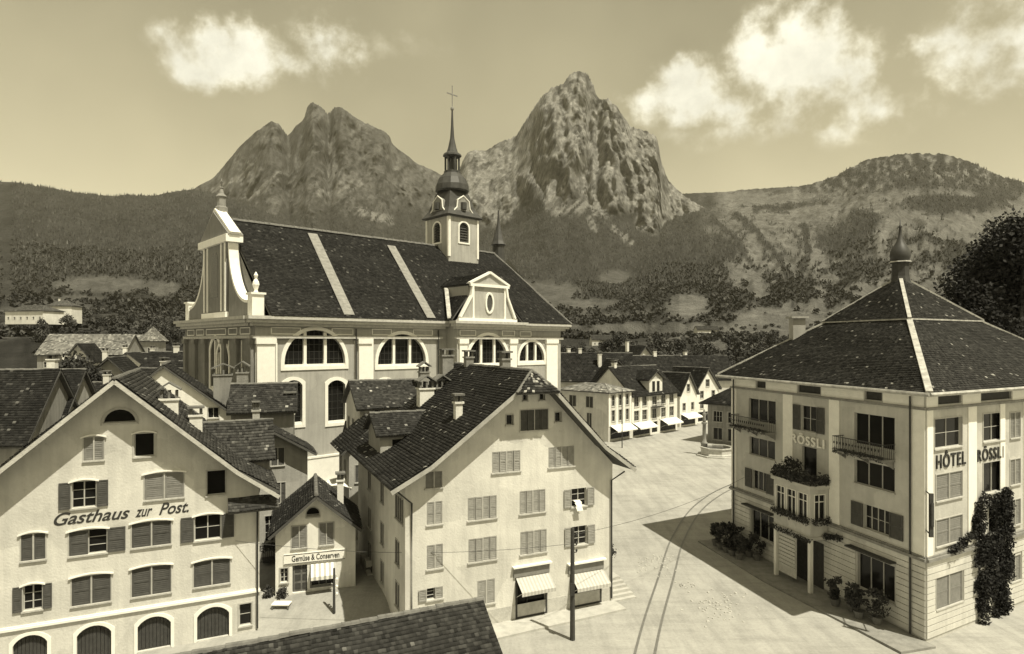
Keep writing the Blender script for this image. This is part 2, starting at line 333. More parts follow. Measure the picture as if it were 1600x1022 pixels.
def window(R, F, u0, u1, z0, z1, style='closed', sm='shutter_mid', fm='paint_mid', rise=0, casing=.06, leaves=2, hood=False, sill=True, grid=(2, 3), depth=.22, curtain=0):
    """style letters: closed | open | bare | halfl / halfr (one leaf shut)"""
    op = (u0, u1, z0, z1, rise); F.ops.append(op); b = R.loc; w = u1-u0
    mb = MB(b); zs = z1-rise
    if casing: band(mb, F, op, casing, -.01, .035, bottom=not sill)
    n, r = grid; fr = .04
    if style != 'closed':                       # sash bars
        mb.box(F, u0, u0+fr, z0, zs, -depth+.02, -depth+.08); mb.box(F, u1-fr, u1, z0, zs, -depth+.02, -depth+.08)
        mb.box(F, u0+fr, u1-fr, z0, z0+fr, -depth+.02, -depth+.08); mb.box(F, u0+fr, u1-fr, zs-fr, zs, -depth+.02, -depth+.08)
        for i in range(1, n): mb.box(F, u0+w*i/n-fr*.7, u0+w*i/n+fr*.7, z0+fr, zs-fr, -depth+.022, -depth+.085)
        for i in range(1, r):
            zz = z0+(zs-z0)*i/r; mb.box(F, u0+fr, u1-fr, zz-.015, zz+.015, -depth+.03, -depth+.07)
    else:
        mb.box(F, u0+w/2-.035, u0+w/2+.035, z0, zs, -.06, .03)
    o = mb.build('window', fm, R)
    if style != 'closed':
        g = MB(b); ol = outline(op); g.poly([F.P(p[0], p[1], -depth+.04) for p in ol]); g.build('pane', 'glass', o)
    if sill:
        s = MB(b); s.box(F, u0-.07, u1+.07, z0-.08, z0-.002, -.02, .10); s.build('sill', 'stone', o)
    if hood:
        s = MB(b); k = 6; pr = []
        for i in range(k+1):
            t = i/k; pr.append((u0-.14+(w+.28)*t, z1+.05+.14*math.sin(math.pi*t)))
        for i in range(k):
            A, B = pr[i], pr[i+1]
            s.hexa([F.P(A[0], A[1]-.10, .12), F.P(B[0], B[1]-.10, .12), F.P(B[0], B[1]-.10, .036), F.P(A[0], A[1]-.10, .036),
                    F.P(A[0], A[1]-.02, .12), F.P(B[0], B[1]-.02, .12), F.P(B[0], B[1]-.02, .036), F.P(A[0], A[1]-.02, .036)])
        s.build('hood', 'trim_white', o)
    if curtain:
        c = MB(b)
        for k in range(curtain):
            a = u0+fr+(w-2*fr)*(k+.15)/curtain; c.poly([F.P(a, z0+.1, -depth-.05), F.P(a+w/curtain*.45, z0+.1, -depth-.05), F.P(a+w/curtain*.4, z1-.1, -depth-.02), F.P(a, z1-.1, -depth-.02)])
        c.build('curtain', 'curtain', o)
    g = .012
    if style == 'closed':
        L = leaves
        if L == 2:
            shutter(F, u0+g, u0+w/2-.04, z0+g, zs-g, -.05, sm, o, b); shutter(F, u0+w/2+.04, u1-g, z0+g, zs-g, -.05, sm, o, b)
        else:
            for i in range(L): shutter(F, u0+w*i/L+g, u0+w*(i+1)/L-g, z0+g, zs-g, -.05+.04*(i % 2), sm, o, b)
    if style in ('open', 'halfr'): shutter(F, u0-w/2-.02, u0-.04, z0, zs, .045, sm, o, b, swing=0)
    if style in ('open', 'halfl'): shutter(F, u1+.04, u1+w/2+.02, z0, zs, .045, sm, o, b, swing=0)
    if style == 'halfl': shutter(F, u0+g, u0+w/2-g, z0+g, zs-g, -.05, sm, o, b)
    if style == 'halfr': shutter(F, u0+w/2+g, u1-g, z0+g, zs-g, -.05, sm, o, b)
    return o
# ------------------------------------------------------------------ tiled roofs
class Tiles:
    def __init__(s, base): s.V = []; s.C = []; s.b = np.array(base, np.float32)
    def slope(s, A, B, C, D, tw=.19, th=.20, val=.055, fleck=.03, sag=.03, fv=.5):
        A, B, C, D = [np.array(p, np.float64) for p in (A, B, C, D)]
        ln = np.linalg.norm((C+D)/2-(A+B)/2); n = max(2, int(round(ln/th)))
        nr = np.cross(B-A, D-A); nr /= np.linalg.norm(nr)
        if nr[2] < 0: nr = -nr
        for i in range(n):
            f0, f1 = i/n, min(1.0, (i+1.12)/n)
            l0, r0 = A+(D-A)*f0, B+(C-B)*f0; l1, r1 = A+(D-A)*f1, B+(C-B)*f1
            w = np.linalg.norm(r0-l0); m = max(1, int(round(w/tw)))
            e = np.arange(m+1)/m
            if i % 2 and m > 2: e = np.concatenate([[0], (np.arange(m)+.5)/m, [1]])
            a, b = e[:-1], e[1:]; k = len(a)
            wav = sag*1.7+sag*np.sin(e*7.1+i*.13+A[0])+sag*.6*np.sin(i*.35+e*3)
            def L(p, q, t): return p+(q-p)*t[:, None]
            jit = RNG.uniform(0, .028, k); skew = RNG.uniform(-.012, .012, k)
            slip = (RNG.random(k) < .02)*RNG.uniform(.02, .06, k)
            dn = (A-D)/max(1e-6, np.linalg.norm(A-D))
            lo0 = L(l0, r0, a+.03/m)+nr*(.03+jit+wav[:-1])[:, None]+dn*(slip+RNG.uniform(-.012, .012, k))[:, None]
            lo1 = L(l0, r0, b-.03/m)+nr*(.03+jit+skew+wav[1:])[:, None]+dn*(slip+RNG.uniform(-.012, .012, k))[:, None]
            up0 = L(l1, r1, a)+nr*(.004+wav[:-1])[:, None]; up1 = L(l1, r1, b)+nr*(.004+wav[1:])[:, None]
            q0 = lo0-nr*.035; q1 = lo1-nr*.035
            s.V.append(np.stack([lo0, lo1, up1, up0, q0, q1], 1).reshape(-1, 3))
            c = .68*val*np.exp(RNG.normal(0, .32, k))
            c = np.where(RNG.random(k) < fleck*.55, fv*RNG.uniform(.2, .9, k), c)
            s.C.append(np.repeat(c, 6))
    def build(s, parent, name='roof_tiles'):
        V = np.concatenate(s.V)-s.b; k = np.arange(len(V)//6)[:, None]*6
        f = np.concatenate([k+np.array([[0, 1, 2, 3]]), k+np.array([[4, 5, 1, 0]])])
        o = place(name, mesh_np(name, V, [f], np.concatenate(s.C)), 'tile', parent); o['kind'] = 'stuff'; return o
def slab(mb, A, B, C, D, t=.16):
    A, B, C, D = [Vector(p) for p in (A, B, C, D)]; nr = (B-A).cross(D-A).normalized()
    if nr.z < 0: nr = -nr
    if (C-D).length < 1e-4:
        mb.add([A, B, C, A-nr*t, B-nr*t, C-nr*t], [(0, 1, 2), (5, 4, 3), (0, 3, 4, 1), (1, 4, 5, 2), (2, 5, 3, 0)])
    else:
        mb.hexa([A-nr*t, B-nr*t, C-nr*t, D-nr*t, A, B, C, D])
def caps(mb, a, b, r=.13, step=.36):            # row of half-round ridge tiles
    a, b = Vector(a), Vector(b); n = max(1, int((b-a).length/step))
    for i in range(n):
        p, q = a+(b-a)*(i/n), a+(b-a)*((i+1.1)/n); dz = random.uniform(-.015, .02)
        d = (q-p).normalized(); x = d.cross(Z).normalized(); y = x.cross(d)
        if y.z < 0: y = -y
        P = []
        for e, rad in ((p, r*1.08), (q, r*.95)):
            for j in range(5):
                t = math.pi*j/4; P.append(e+x*math.cos(t)*rad+y*(math.sin(t)*rad+dz-.02))
        mb.add(P, [(j, j+1, 6+j, 5+j) for j in range(4)]+[(0, 1, 2, 3, 4)[::-1], (5, 6, 7, 8, 9)])
class House(Root):
    def __init__(s, name, label, O, U, L, D, V=None, cat='house', group=None, wm='plaster_cream', tile=None):
        Root.__init__(s, name, label, cat, O, group)
        s.O = Vector(O); U = Vector((U[0], U[1], 0)).normalized(); s.U = U; s.L = L; s.D = D
        s.V = Vector((V[0], V[1], 0)).normalized() if V else Vector((-U.y, U.x, 0)); s.wm = wm
        s.front = Frame(O, U); s.right = Frame(s.P(L, 0, 0), s.V); s.left = Frame(s.P(0, D, 0), -s.V); s.back = Frame(s.P(L, D, 0), -U)
        s.polys = {}; s.tl = Tiles(O); s.sl = MB(O); s.cp = MB(O); s.tk = dict(tile or {})
    def P(s, u, v, z): return s.O+s.U*u+s.V*v+Z*z
    def gable(s, hw, rz, apex=.5, over=.8, verge=.9, flare=.0, trunc=0, back_verge=.3):
        """ridge runs front to back"""
        a = apex*s.L; L, D = s.L, s.D
        kl = (rz-hw)/a; kr = (rz-hw)/(L-a)
        fp = [(0, -.5), (L, -.5), (L, hw), (a, rz), (0, hw)]
        if trunc: fp = [(0, -.5), (L, -.5), (L, hw), (a+trunc/kr, rz-trunc), (a-trunc/kl, rz-trunc), (0, hw)]
        s.polys = dict(front=fp, back=[(0, -.5), (L, -.5), (L, hw), (L-a, rz), (0, hw)], left=[(0, -.5), (D, -.5), (D, hw), (0, hw)], right=[(0, -.5), (D, -.5), (D, hw), (0, hw)])
        f, b = -verge, D+back_verge; e = .14
        P = lambda u, v, z: s.P(u, v, z+e)
        vr = f+verge*.0
        ridge_f = f if not trunc else f+trunc/1.0*.95
        # each side: main slope and flared foot
        for sgn, k in ((-1, kl), (1, kr)):
            ue = -over if sgn < 0 else L+over; base = 0 if sgn < 0 else L
            uf = base+(.0 if not flare else -sgn*1.2)       # where the flare starts
            zf = hw+(abs(uf-base))*k
            zend = zf-k*(1-flare)*abs(ue-uf)
            lo_f, lo_b, mf, mb_ = P(ue, f, zend), P(ue, b, zend), P(uf, f, zf), P(uf, b, zf)
            rf, rb = P(a, ridge_f, rz), P(a, b, rz)
            if flare:
                q = [lo_b, lo_f, mf, mb_] if sgn < 0 else [lo_f, lo_b, mb_, mf]
                slab(s.sl, *q); s.tl.slope(*q, **s.tk)
            else: mf, mb_ = lo_f, lo_b
            if trunc:
                ut = a+sgn*trunc/k; tp = P(ut, f, rz-trunc)
                q1 = [mb_, mf, tp, P(ut, b, rz-trunc)] if sgn < 0 else [mf, mb_, P(ut, b, rz-trunc), tp]
                q2 = [P(ut, b, rz-trunc), tp, rf, rb] if sgn < 0 else [tp, P(ut, b, rz-trunc), rb, rf]
                slab(s.sl, *q1); s.tl.slope(*q1, **s.tk); slab(s.sl, *q2); s.tl.slope(*q2, **s.tk)
            else:
                q = [mb_, mf, rf, rb] if sgn < 0 else [mf, mb_, rb, rf]
                slab(s.sl, *q); s.tl.slope(*q, **s.tk)
        if trunc:
            A, B = P(a-trunc/kl-.1, f-.25, rz-trunc-.12), P(a+trunc/kr+.1, f-.25, rz-trunc-.12); C = P(a, ridge_f, rz)
            slab(s.sl, A, B, C, C, .1); tk = dict(s.tk); tk.update(fleck=.5); s.tl.slope(A, B, C, C, **tk)
            caps(s.cp, A+Z*.05, C+Z*.05, .1); caps(s.cp, B+Z*.05, C+Z*.05, .1)
        caps(s.cp, P(a, ridge_f, rz+.03), P(a, b, rz+.03))
        s.ridge = (P(a, f, rz), P(a, b, rz)); s.kl, s.kr, s.hw, s.rz, s.apex = kl, kr, hw, rz, a
    def cross(s, hw, rz, apex=.5, over=.6, verge=.4):
        """ridge runs along the front"""
        L, D = s.L, s.D; a = apex*D; k1 = (rz-hw)/a; k2 = (rz-hw)/(D-a); e = .14
        P = lambda u, v, z: s.P(u, v, z+e)
        r = [(0, -.5), (L, -.5), (L, hw), (0, hw)]
        s.polys = dict(front=r, back=r, right=[(0, -.5), (D, -.5), (D, hw), (a, rz), (0, hw)], left=[(0, -.5), (D, -.5), (D, hw), (D-a, rz), (0, hw)])
        q = [P(-verge, -over, hw-k1*over), P(L+verge, -over, hw-k1*over), P(L+verge, a, rz), P(-verge, a, rz)]
        slab(s.sl, *q); s.tl.slope(*q, **s.tk)
        q = [P(L+verge, D+over, hw-k2*over), P(-verge, D+over, hw-k2*over), P(-verge, a, rz), P(L+verge, a, rz)]
        slab(s.sl, *q); s.tl.slope(*q, **s.tk)
        caps(s.cp, P(-verge, a, rz+.03), P(L+verge, a, rz+.03)); s.hw, s.rz = hw, rz
    def hip(s, hw, rz, over=.6, ridge=.35, tk2=None):
        """hipped on all sides, ridge along the longer side"""
        L, D = s.L, s.D; e = .14; P = lambda u, v, z: s.P(u, v, z+e)
        r = [(0, -.5), (L, -.5), (L, hw), (0, hw)]; r2 = [(0, -.5), (D, -.5), (D, hw), (0, hw)]
        s.polys = dict(front=r, back=r, right=r2, left=r2); o = over; zz = hw-.25
        A, B, C, Dd = P(-o, -o, zz), P(L+o, -o, zz), P(L+o, D+o, zz), P(-o, D+o, zz)
        if L >= D: R0, R1 = P(D*.5*(1-ridge*.0), D/2, rz), P(L-D*.5, D/2, rz)
        else: R0, R1 = P(L/2, L*.5, rz), P(L/2, D-L*.5, rz)
        if L >= D: qs = [(A, B, R1, R0), (B, C, R1, R1), (C, Dd, R0, R1), (Dd, A, R0, R0)]
        else: qs = [(A, B, R0, R0), (B, C, R1, R0), (C, Dd, R1, R1), (Dd, A, R0, R1)]
        for q in qs: slab(s.sl, *q, t=.12); s.tl.slope(*q, **s.tk)
        for a, b in ((A, R0), (B, R1 if L >= D else R0), (C, R1), (Dd, R0 if L >= D else R1)): caps(s.cp, a+Z*.05, b+Z*.05, .1)
        if (R1-R0).length > .4: caps(s.cp, R0, R1)
        s.hw, s.rz = hw, rz
    def finish(s, depth=.22, sm='slab'):
        mb = MB(s.O)
        for k, F in (('front', s.front), ('right', s.right), ('left', s.left), ('back', s.back)):
            if k in s.polys: wall(mb, F, s.polys[k], depth)
        s.wall = mb.build('wall', s.wm, s)
        s.roof = s.sl.build('roof', sm, s) if s.sl.v else None
        if s.tl.V: s.tl.build(s.roof)
        if s.cp.v: s.cp.build('ridge_tiles', 'ridge_tile', s.roof)['kind'] = 'stuff'
        return s
    def chimney(s, u, v, z0, z1, w=.8, d=.8, cap='slab', cm='plaster_white'):
        F = Frame(s.P(u-w/2, v-d/2, 0), s.U); mb = MB(s.O); mb.box(F, 0, w, z0, z1, -d, 0); mb.box(F, -.08, w+.08, z1-.12, z1, -d-.08, .08)
        c = mb.build('chimney', cm, s); m2 = MB(s.O)
        if cap == 'slab':
            for a in (0, w-.16): m2.box(F, a, a+.16, z1, z1+.38, -d+.05, -.05)
            m2.box(F, -.12, w+.12, z1+.38, z1+.5, -d-.12, .12)
        elif cap == 'tent':
            for a in (.02, w/2-.07, w-.16): m2.box(F, a, a+.14, z1, z1+.45, -d+.05, -.05)
            hh = z1+.45
            for u0, u1, d0, d1 in ((-.16, w/2, 0, 0), (w/2, w+.16, 0, 0)):
                zz0, zz1 = (hh, hh+.42) if u0 < 0 else (hh+.42, hh)
                m2.hexa([F.P(u0, zz0, .16), F.P(u1, zz1, .16), F.P(u1, zz1, -d-.16), F.P(u0, zz0, -d-.16), F.P(u0, zz0+.1, .16), F.P(u1, zz1+.1, .16), F.P(u1, zz1+.1, -d-.16), F.P(u0, zz0+.1, -d-.16)])
        elif cap == 'pots':
            for i in range(3):
                a = F.P(w*(i+.5)/3, z1, -d/2); m2.lathe(a, [(.1, 0), (.12, .15), (.09, .45), (.13, .5)], 8)
            m2.box(F, -.05, w+.05, z1+.5, z1+.58, -d-.05, .05)
        m2.build('cap', 'ridge_tile', c); return c
def text(body, F, u, z, width, height, d, m, parent, base, shear=0, name='lettering', extr=.012, bold=.0, space=1.0):
    cu = bpy.data.curves.new(name, 'FONT'); cu.body = body; cu.shear = shear; cu.extrude = .01; cu.offset = bold; cu.space_character = space
    t = bpy.data.objects.new(name, cu); COL.objects.link(t); bpy.context.view_layer.update()
    me = bpy.data.meshes.new_from_object(t.evaluated_get(bpy.context.evaluated_depsgraph_get()))
    bpy.data.objects.remove(t); bpy.data.curves.remove(cu)
    n = len(me.vertices); v = np.empty(n*3, np.float32); me.vertices.foreach_get('co', v); v = v.reshape(-1, 3)
    lo, hi = v.min(0), v.max(0)
    x = (v[:, 0]-lo[0])/(hi[0]-lo[0])*width+u; y = (v[:, 1]-lo[1])/(hi[1]-lo[1])*height+z; q = d+(v[:, 2]/.01)*extr
    o = np.array(F.o-Vector(base)); p = o+np.outer(x, F.U)+np.outer(y, Z)+np.outer(q, F.N)
    me.vertices.foreach_set('co', p.astype(np.float32).ravel()); me.update(); me.materials.clear()
    return place(name, me, m, parent)
def leaf_cloud(ells, n, size, seed=0, base=(0, 0, 0)):
    """random leaf faces filling ellipsoids (centre, radii)"""
    r = np.random.default_rng(seed); Vs = []
    wts = np.array([e[1][0]*e[1][1]*e[1][2] for e in ells])**.67; wts /= wts.sum(); cnt = r.multinomial(n, wts)
    for (c, rad), k in zip(ells, cnt):
        if k == 0: continue
        d = r.normal(size=(k, 3)); d /= np.linalg.norm(d, axis=1)[:, None]
        d *= (r.random(k)**.30)[:, None]*(1+.16*r.normal(size=(k, 1)))
        p = np.array(c)-np.array(base)+d*np.array(rad)
        a = r.normal(size=(k, 3)); a /= np.linalg.norm(a, axis=1)[:, None]
        b = np.cross(a, r.normal(size=(k, 3))); b /= np.linalg.norm(b, axis=1)[:, None]
        s = (size*r.uniform(.5, 1.3, k))[:, None]
        Vs.append(np.stack([p-a*s, p+b*s*.55, p+a*s, p-b*s*.55], 1).reshape(-1, 3))
    V = np.concatenate(Vs); k = np.arange(len(V)//4)[:, None]*4
    return V, k+np.array([[0, 1, 2, 3]])
# ------------------------------------------------------------------ terrain: one height field with the two peaks, the ridges and the valley floor
_perm = np.random.default_rng(3).permutation(512); _ga = np.random.default_rng(4).uniform(0, 2*np.pi, 512)
def perlin(x, y):
    xi = np.floor(x).astype(int); yi = np.floor(y).astype(int); xf = x-xi; yf = y-yi
    u = xf*xf*xf*(xf*(xf*6-15)+10); v = yf*yf*yf*(yf*(yf*6-15)+10)
    def g(a, b, dx, dy):
        t = _ga[_perm[(_perm[a % 512]+b) % 512]]; return np.cos(t)*dx+np.sin(t)*dy
    n00 = g(xi, yi, xf, yf); n10 = g(xi+1, yi, xf-1, yf); n01 = g(xi, yi+1, xf, yf-1); n11 = g(xi+1, yi+1, xf-1, yf-1)
    return 1.5*((n00*(1-u)+n10*u)*(1-v)+(n01*(1-u)+n11*u)*v)
def fbm(x, y, o=5, gain=.5):
    s = 0; a = 1
    for k in range(o): s = s+a*perlin(x+17.3*k, y-9.1*k); a *= gain; x = x*2.03; y = y*2.03
    return s
def ridged(x, y, o=5, gain=.55):
    s = 0; a = 1
    for k in range(o): s = s+a*(1-2*np.abs(perlin(x+11.7*k, y+5.3*k))); a *= gain; x = x*2.07; y = y*2.07
    return s/2
def sstep(a, b, x): t = np.clip((x-a)/(b-a), 0, 1); return t*t*(3-2*t)
GM = [(640, 330), (690, 300), (712, 272), (724, 250), (731, 238), (740, 234), (760, 236), (775, 227), (790, 219), (800, 216), (808, 209), (822, 188), (840, 160), (858, 139), (870, 131), (880, 130), (886, 121), (891, 113), (903, 109), (917, 113), (926, 126), (932, 144), (940, 149), (950, 151), (964, 168), (978, 188), (984, 196), (1005, 205), (1020, 211), (1026, 217), (1030, 232), (1034, 258), (1045, 282), (1060, 298), (1085, 315), (1110, 333), (1150, 358), (1210, 400)]
KM = [(200, 330), (260, 306), (300, 294), (335, 277), (352, 258), (372, 231), (395, 209), (412, 196), (424, 189), (434, 193), (443, 203), (450, 212), (455, 206), (463, 196), (476, 184), (479, 168), (488, 160), (497, 163), (506, 171), (513, 176), (520, 170), (533, 168), (545, 176), (575, 194), (600, 205), (609, 213), (613, 225), (630, 239), (650, 254), (668, 262), (690, 274), (740, 310), (800, 360)]
LR = [(-700, 215), (-300, 250), (33, 288), (80, 296), (130, 304), (180, 309), (200, 306), (240, 308), (262, 303), (300, 298), (340, 305), (420, 335), (520, 372), (650, 400)]
RH = [(960, 420), (1000, 350), (1040, 306), (1080, 303), (1110, 302), (1180, 296), (1250, 292), (1282, 285), (1310, 274), (1335, 260), (1355, 250), (1400, 243), (1440, 240), (1480, 243), (1520, 256), (1565, 277), (1650, 300), (1900, 330), (2400, 380)]
pxs = np.concatenate([np.arange(-560, 20, 20), np.arange(20, 1610, 2.5), np.arange(1620, 2200, 20)])
Ys = np.unique(np.concatenate([np.linspace(165, 700, 46), np.linspace(700, 1900, 90), np.linspace(1900, 3420, 330), np.linspace(3450, 4300, 10)]))
PX, YY = np.meshgrid(pxs, Ys)
XW = (PX-CX)/FPX*YY
def ip(tab): return np.interp(PX, [a for a, b in tab], [b for a, b in tab])
zt = np.interp(YY, [165, 250, 400, 700, 1100, 1600, 2100, 2600, 4500], [-3, 3, 9, 30, 72, 165, 290, 420, 600])
z0 = zt+fbm(XW/260, YY/260, 4)*np.interp(YY, [165, 500, 1500, 2500], [1, 10, 38, 55])+22*sstep(170, 420, YY)*sstep(480, 150, PX)*sstep(1500,700,YY)
def mountain(tab, D, Yb, cw, cf, wob, amp, jag, facet=((0, 0), (1, 0))):
    Dk = D+wob*fbm(PX/170, PX*0+3.3, 3)+np.interp(PX, [a for a, b in facet], [b for a, b in facet])
    zr = CAMH+(HY-ip(tab)-jag*ridged(PX/26, PX*0+1.7, 4)+jag*.6)/FPX*Dk
    w = np.clip((YY-Yb)/(Dk-Yb), 0, 1); c = np.interp(w, cw, cf)
    zb = np.interp(Yb, [165, 250, 400, 700, 1100, 1600, 2100, 2600, 4500], [-3, 3, 9, 30, 72, 165, 290, 420, 600])
    z = zb+(zr-zb)*c
    bell = np.sin(np.pi*np.clip(w, 0, 1))**.7
    gul = ridged(PX/58+.5*fbm(PX/90, YY/300, 3), YY/900, 5)*.75+.45*ridged(XW/70+YY/160, YY/75, 4)
    z = z+bell*amp*(zr-zb).clip(0)*gul
    z = np.where(YY > Dk, zr-(YY-Dk)*1.1, z); z = np.where(YY < Yb, -500, z)
    return z
zg = mountain(GM, 2850, 1450, [0, .35, .66, .74, .86, .93, 1], [0, .13, .36, .52, .74, .88, 1], 25, .03, 3.2, [(640, 420), (730, 300), (800, 260), (822, 170), (848, 10), (870, -20), (900, 25), (914, 40), (920, 95), (927, 30), (945, -30), (985, 10), (1022, 30), (1036, 60), (1070, 20), (1150, -60)])
zk = mountain(KM, 3250, 1700, [0, .35, .62, .8, .92, 1], [0, .15, .38, .66, .88, 1], 25, .03, 2.4, [(200, 260), (380, 130), (425, 0), (440, 10), (451, 130), (470, 40), (490, -30), (508, 20), (514, 110), (522, 10), (540, -40), (600, 0), (612, 60), (640, 70), (720, 200)])
zl = mountain(LR, 2450, 900, [0, .5, 1], [0, .42, 1], 90, .035, .8)
zh = mountain(RH, np.interp(PX, [1040, 1250, 1400], [3330, 3000, 2650]), 760, [0, .3, .6, .85, 1], [0, .20, .46, .78, 1], 80, .045, 1.6)
stack = np.stack([z0, zg, zk, zl, zh]); ZT = stack.max(0); which = stack.argmax(0)
PYT = HY-(ZT-CAMH)/YY*FPX                       # apparent height, used to say which ground cover lies where
# ground cover
nA = fbm(PX/34, PYT/26, 5); nB = fbm(XW/120, YY/170, 5); nC = fbm(PX/12, PYT/14, 4)
dz = np.gradient(ZT, axis=0)/np.gradient(YY, axis=0)
steep = sstep(.75, 1.6, np.abs(dz)+.18*nC)
rockb = np.interp(PX, [250, 330, 420, 500, 600, 690, 730, 790, 830, 860, 900, 940, 965, 1000, 1030, 1060, 1110, 1160], [285, 300, 330, 320, 330, 315, 330, 335, 285, 318, 300, 328, 312, 345, 350, 335, 345, 350])
teeth = 26*(1-2*np.abs(perlin(PX/36, PX*0+.5)))*.6
rock = sstep(16, -16, PYT-rockb-teeth-12*nC)
rock = np.where(which == 1, rock, np.where(which == 2, rock*(.45+.35*sstep(-.4, .5, nA)), 0))
rh_rock = sstep(335, 300, PYT)*sstep(1460, 1330, PX)*sstep(1210, 1300, PX)*sstep(-.15, .35, nC+.3*nA)
rh_rock = np.maximum(rh_rock, sstep(300, 280, PYT)*sstep(-.1, .4, nC)*sstep(1300, 1380, PX))
rock = np.where(which == 4, np.maximum(rock, .7*rh_rock), rock)
forest = np.ones_like(PX)
# right hill: open meadow with forest bands; lower slopes half open
def ell(cx, cy, rx, ry, k=.5): return sstep(1.25, .75, np.sqrt(((PX-cx)/rx)**2+((PYT-cy)/ry)**2)+k*.35*(nA+nC))
bands = np.maximum.reduce([ell(1322, 376, 46, 30), ell(1350, 345, 28, 18), ell(1480, 320, 80, 15), ell(1115, 390, 36, 24), ell(1240, 455, 46, 18), ell(1350, 425, 38, 14), ell(1300, 258, 60, 14), ell(1440, 252, 130, 14),
                           ell(1120, 470, 45, 20), ell(1000, 440, 90, 60, .8), ell(1500, 400, 30, 20), ell(1560, 290, 50, 30)])
open_r = sstep(1085, 1160, PX+20*nA)*sstep(288, 306, PYT+6*nC)
forest = np.where((which == 4) | (which == 0), 1-open_r*(1-bands)*.98, forest)
scat = sstep(.5, .8, nB+.6*nC)
forest = np.maximum(forest, np.where(open_r > .5, scat*.85, 0))
# clearings and fields low down
clr = np.maximum.reduce([ell(960, 435, 24, 12, .3), ell(850, 462, 60, 20, .8), ell(900, 475, 70, 8, .5), ell(1075, 480, 34, 20), ell(160, 445, 80, 13, .4), ell(255, 452, 26, 12, .4), ell(120, 470, 50, 8, .4), ell(480, 300, 0.1, .1),
                         ell(1060, 520, 70, 9, .5), ell(960, 542, 50, 7, .4), ell(1150, 530, 60, 18, .7), ell(700, 480, 120, 10)])
valley = sstep(474, 500, PYT+14*nA)
hedge = np.zeros_like(PX)
for ln in ([(1150, 335), (1190, 372), (1215, 400), (1240, 445), (1262, 470)], [(1256, 352), (1264, 395), (1248, 440)], [(1112, 345), (1150, 375), (1170, 410)], [(1105, 430), (1160, 462), (1215, 480)], [(1285, 428), (1330, 412), (1385, 416)], [(1330, 436), (1300, 455), (1296, 480)], [(1390, 380), (1440, 372), (1500, 385)], [(1090, 360), (1120, 400), (1135, 440)], [(1180, 330), (1230, 322), (1290, 318)], [(1420, 420), (1470, 405), (1540, 410)], [(1200, 435), (1280, 446), (1330, 470)]):
    for (x0, y0), (x1, y1) in zip(ln[:-1], ln[1:]):
        t = np.clip(((PX-x0)*(x1-x0)+(PYT-y0)*(y1-y0))/((x1-x0)**2+(y1-y0)**2), 0, 1); hedge = np.maximum(hedge, sstep(7, 3, np.hypot(PX-x0-t*(x1-x0)+5*nC, PYT-y0-t*(y1-y0)+4*nA)))
net = sstep(.90, .97, 1-np.abs(perlin(PX/48+.3*nA, PYT/26+.3*nC)))*sstep(330, 380, PYT)*.9
forest = np.maximum(forest, np.where((which == 4) | (which == 0), np.maximum(hedge, net), 0))
forest = forest*(1-clr); forest = np.where(YY < 1050, forest*(1-valley*sstep(-.25, .15, nB)), forest)
leftclear = sstep(.28, .5, nA)*sstep(300, 360, PYT)*.0
scree = np.maximum.reduce([ell(1100, 318, 30, 7, .2), ell(1130, 350, 12, 10, .4)]) if True else 0
scr = np.zeros_like(PX)
for x0, y0, x1, y1, w in [(335, 300, 395, 262, 6), (380, 312, 432, 285, 6), (400, 300, 440, 270, 4), (505, 300, 560, 286, 9), (560, 330, 610, 345, 9), (1075, 308, 1112, 336, 4), (790, 340, 812, 318, 3), (955, 355, 985, 380, 5), (1000, 352, 1020, 362, 8), (1035, 350, 1050, 356, 8), (1055, 410, 1078, 428, 6), (800, 250, 800, 250, .1), (870, 330, 910, 322, 12), (920, 345, 930, 360, 6)]:
    t = np.clip(((PX-x0)*(x1-x0)+(PYT-y0)*(y1-y0))/((x1-x0)**2+(y1-y0)**2+1e-6), 0, 1)
    dd = np.hypot(PX-x0-t*(x1-x0), PYT-y0-t*(y1-y0)); scr = np.maximum(scr, sstep(w*1.3, w*.4, dd+4*nC)*sstep(-.35, .25, fbm((PX*.7+PYT*.7)/5, (PX-PYT)/40, 3)))
scr = np.where((which == 1) | (which == 2), scr, 0)
a_f = .036+.012*nA.clip(-1, 1)+.012*nC.clip(-1, 1)
a_m = np.where(PX > 1060, .148, .105)+.028*nA.clip(-1, 1)+.02*nB.clip(-1, 1)+.015*nC.clip(-1, 1)
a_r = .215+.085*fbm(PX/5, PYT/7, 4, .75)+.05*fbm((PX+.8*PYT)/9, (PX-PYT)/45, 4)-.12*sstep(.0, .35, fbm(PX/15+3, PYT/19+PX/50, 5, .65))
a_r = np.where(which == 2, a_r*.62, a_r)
alb = a_m*(1-forest)+a_f*forest
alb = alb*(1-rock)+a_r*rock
alb = alb*(1-.7*scr)+.24*.7*scr
alb = np.clip(alb, .02, .42)
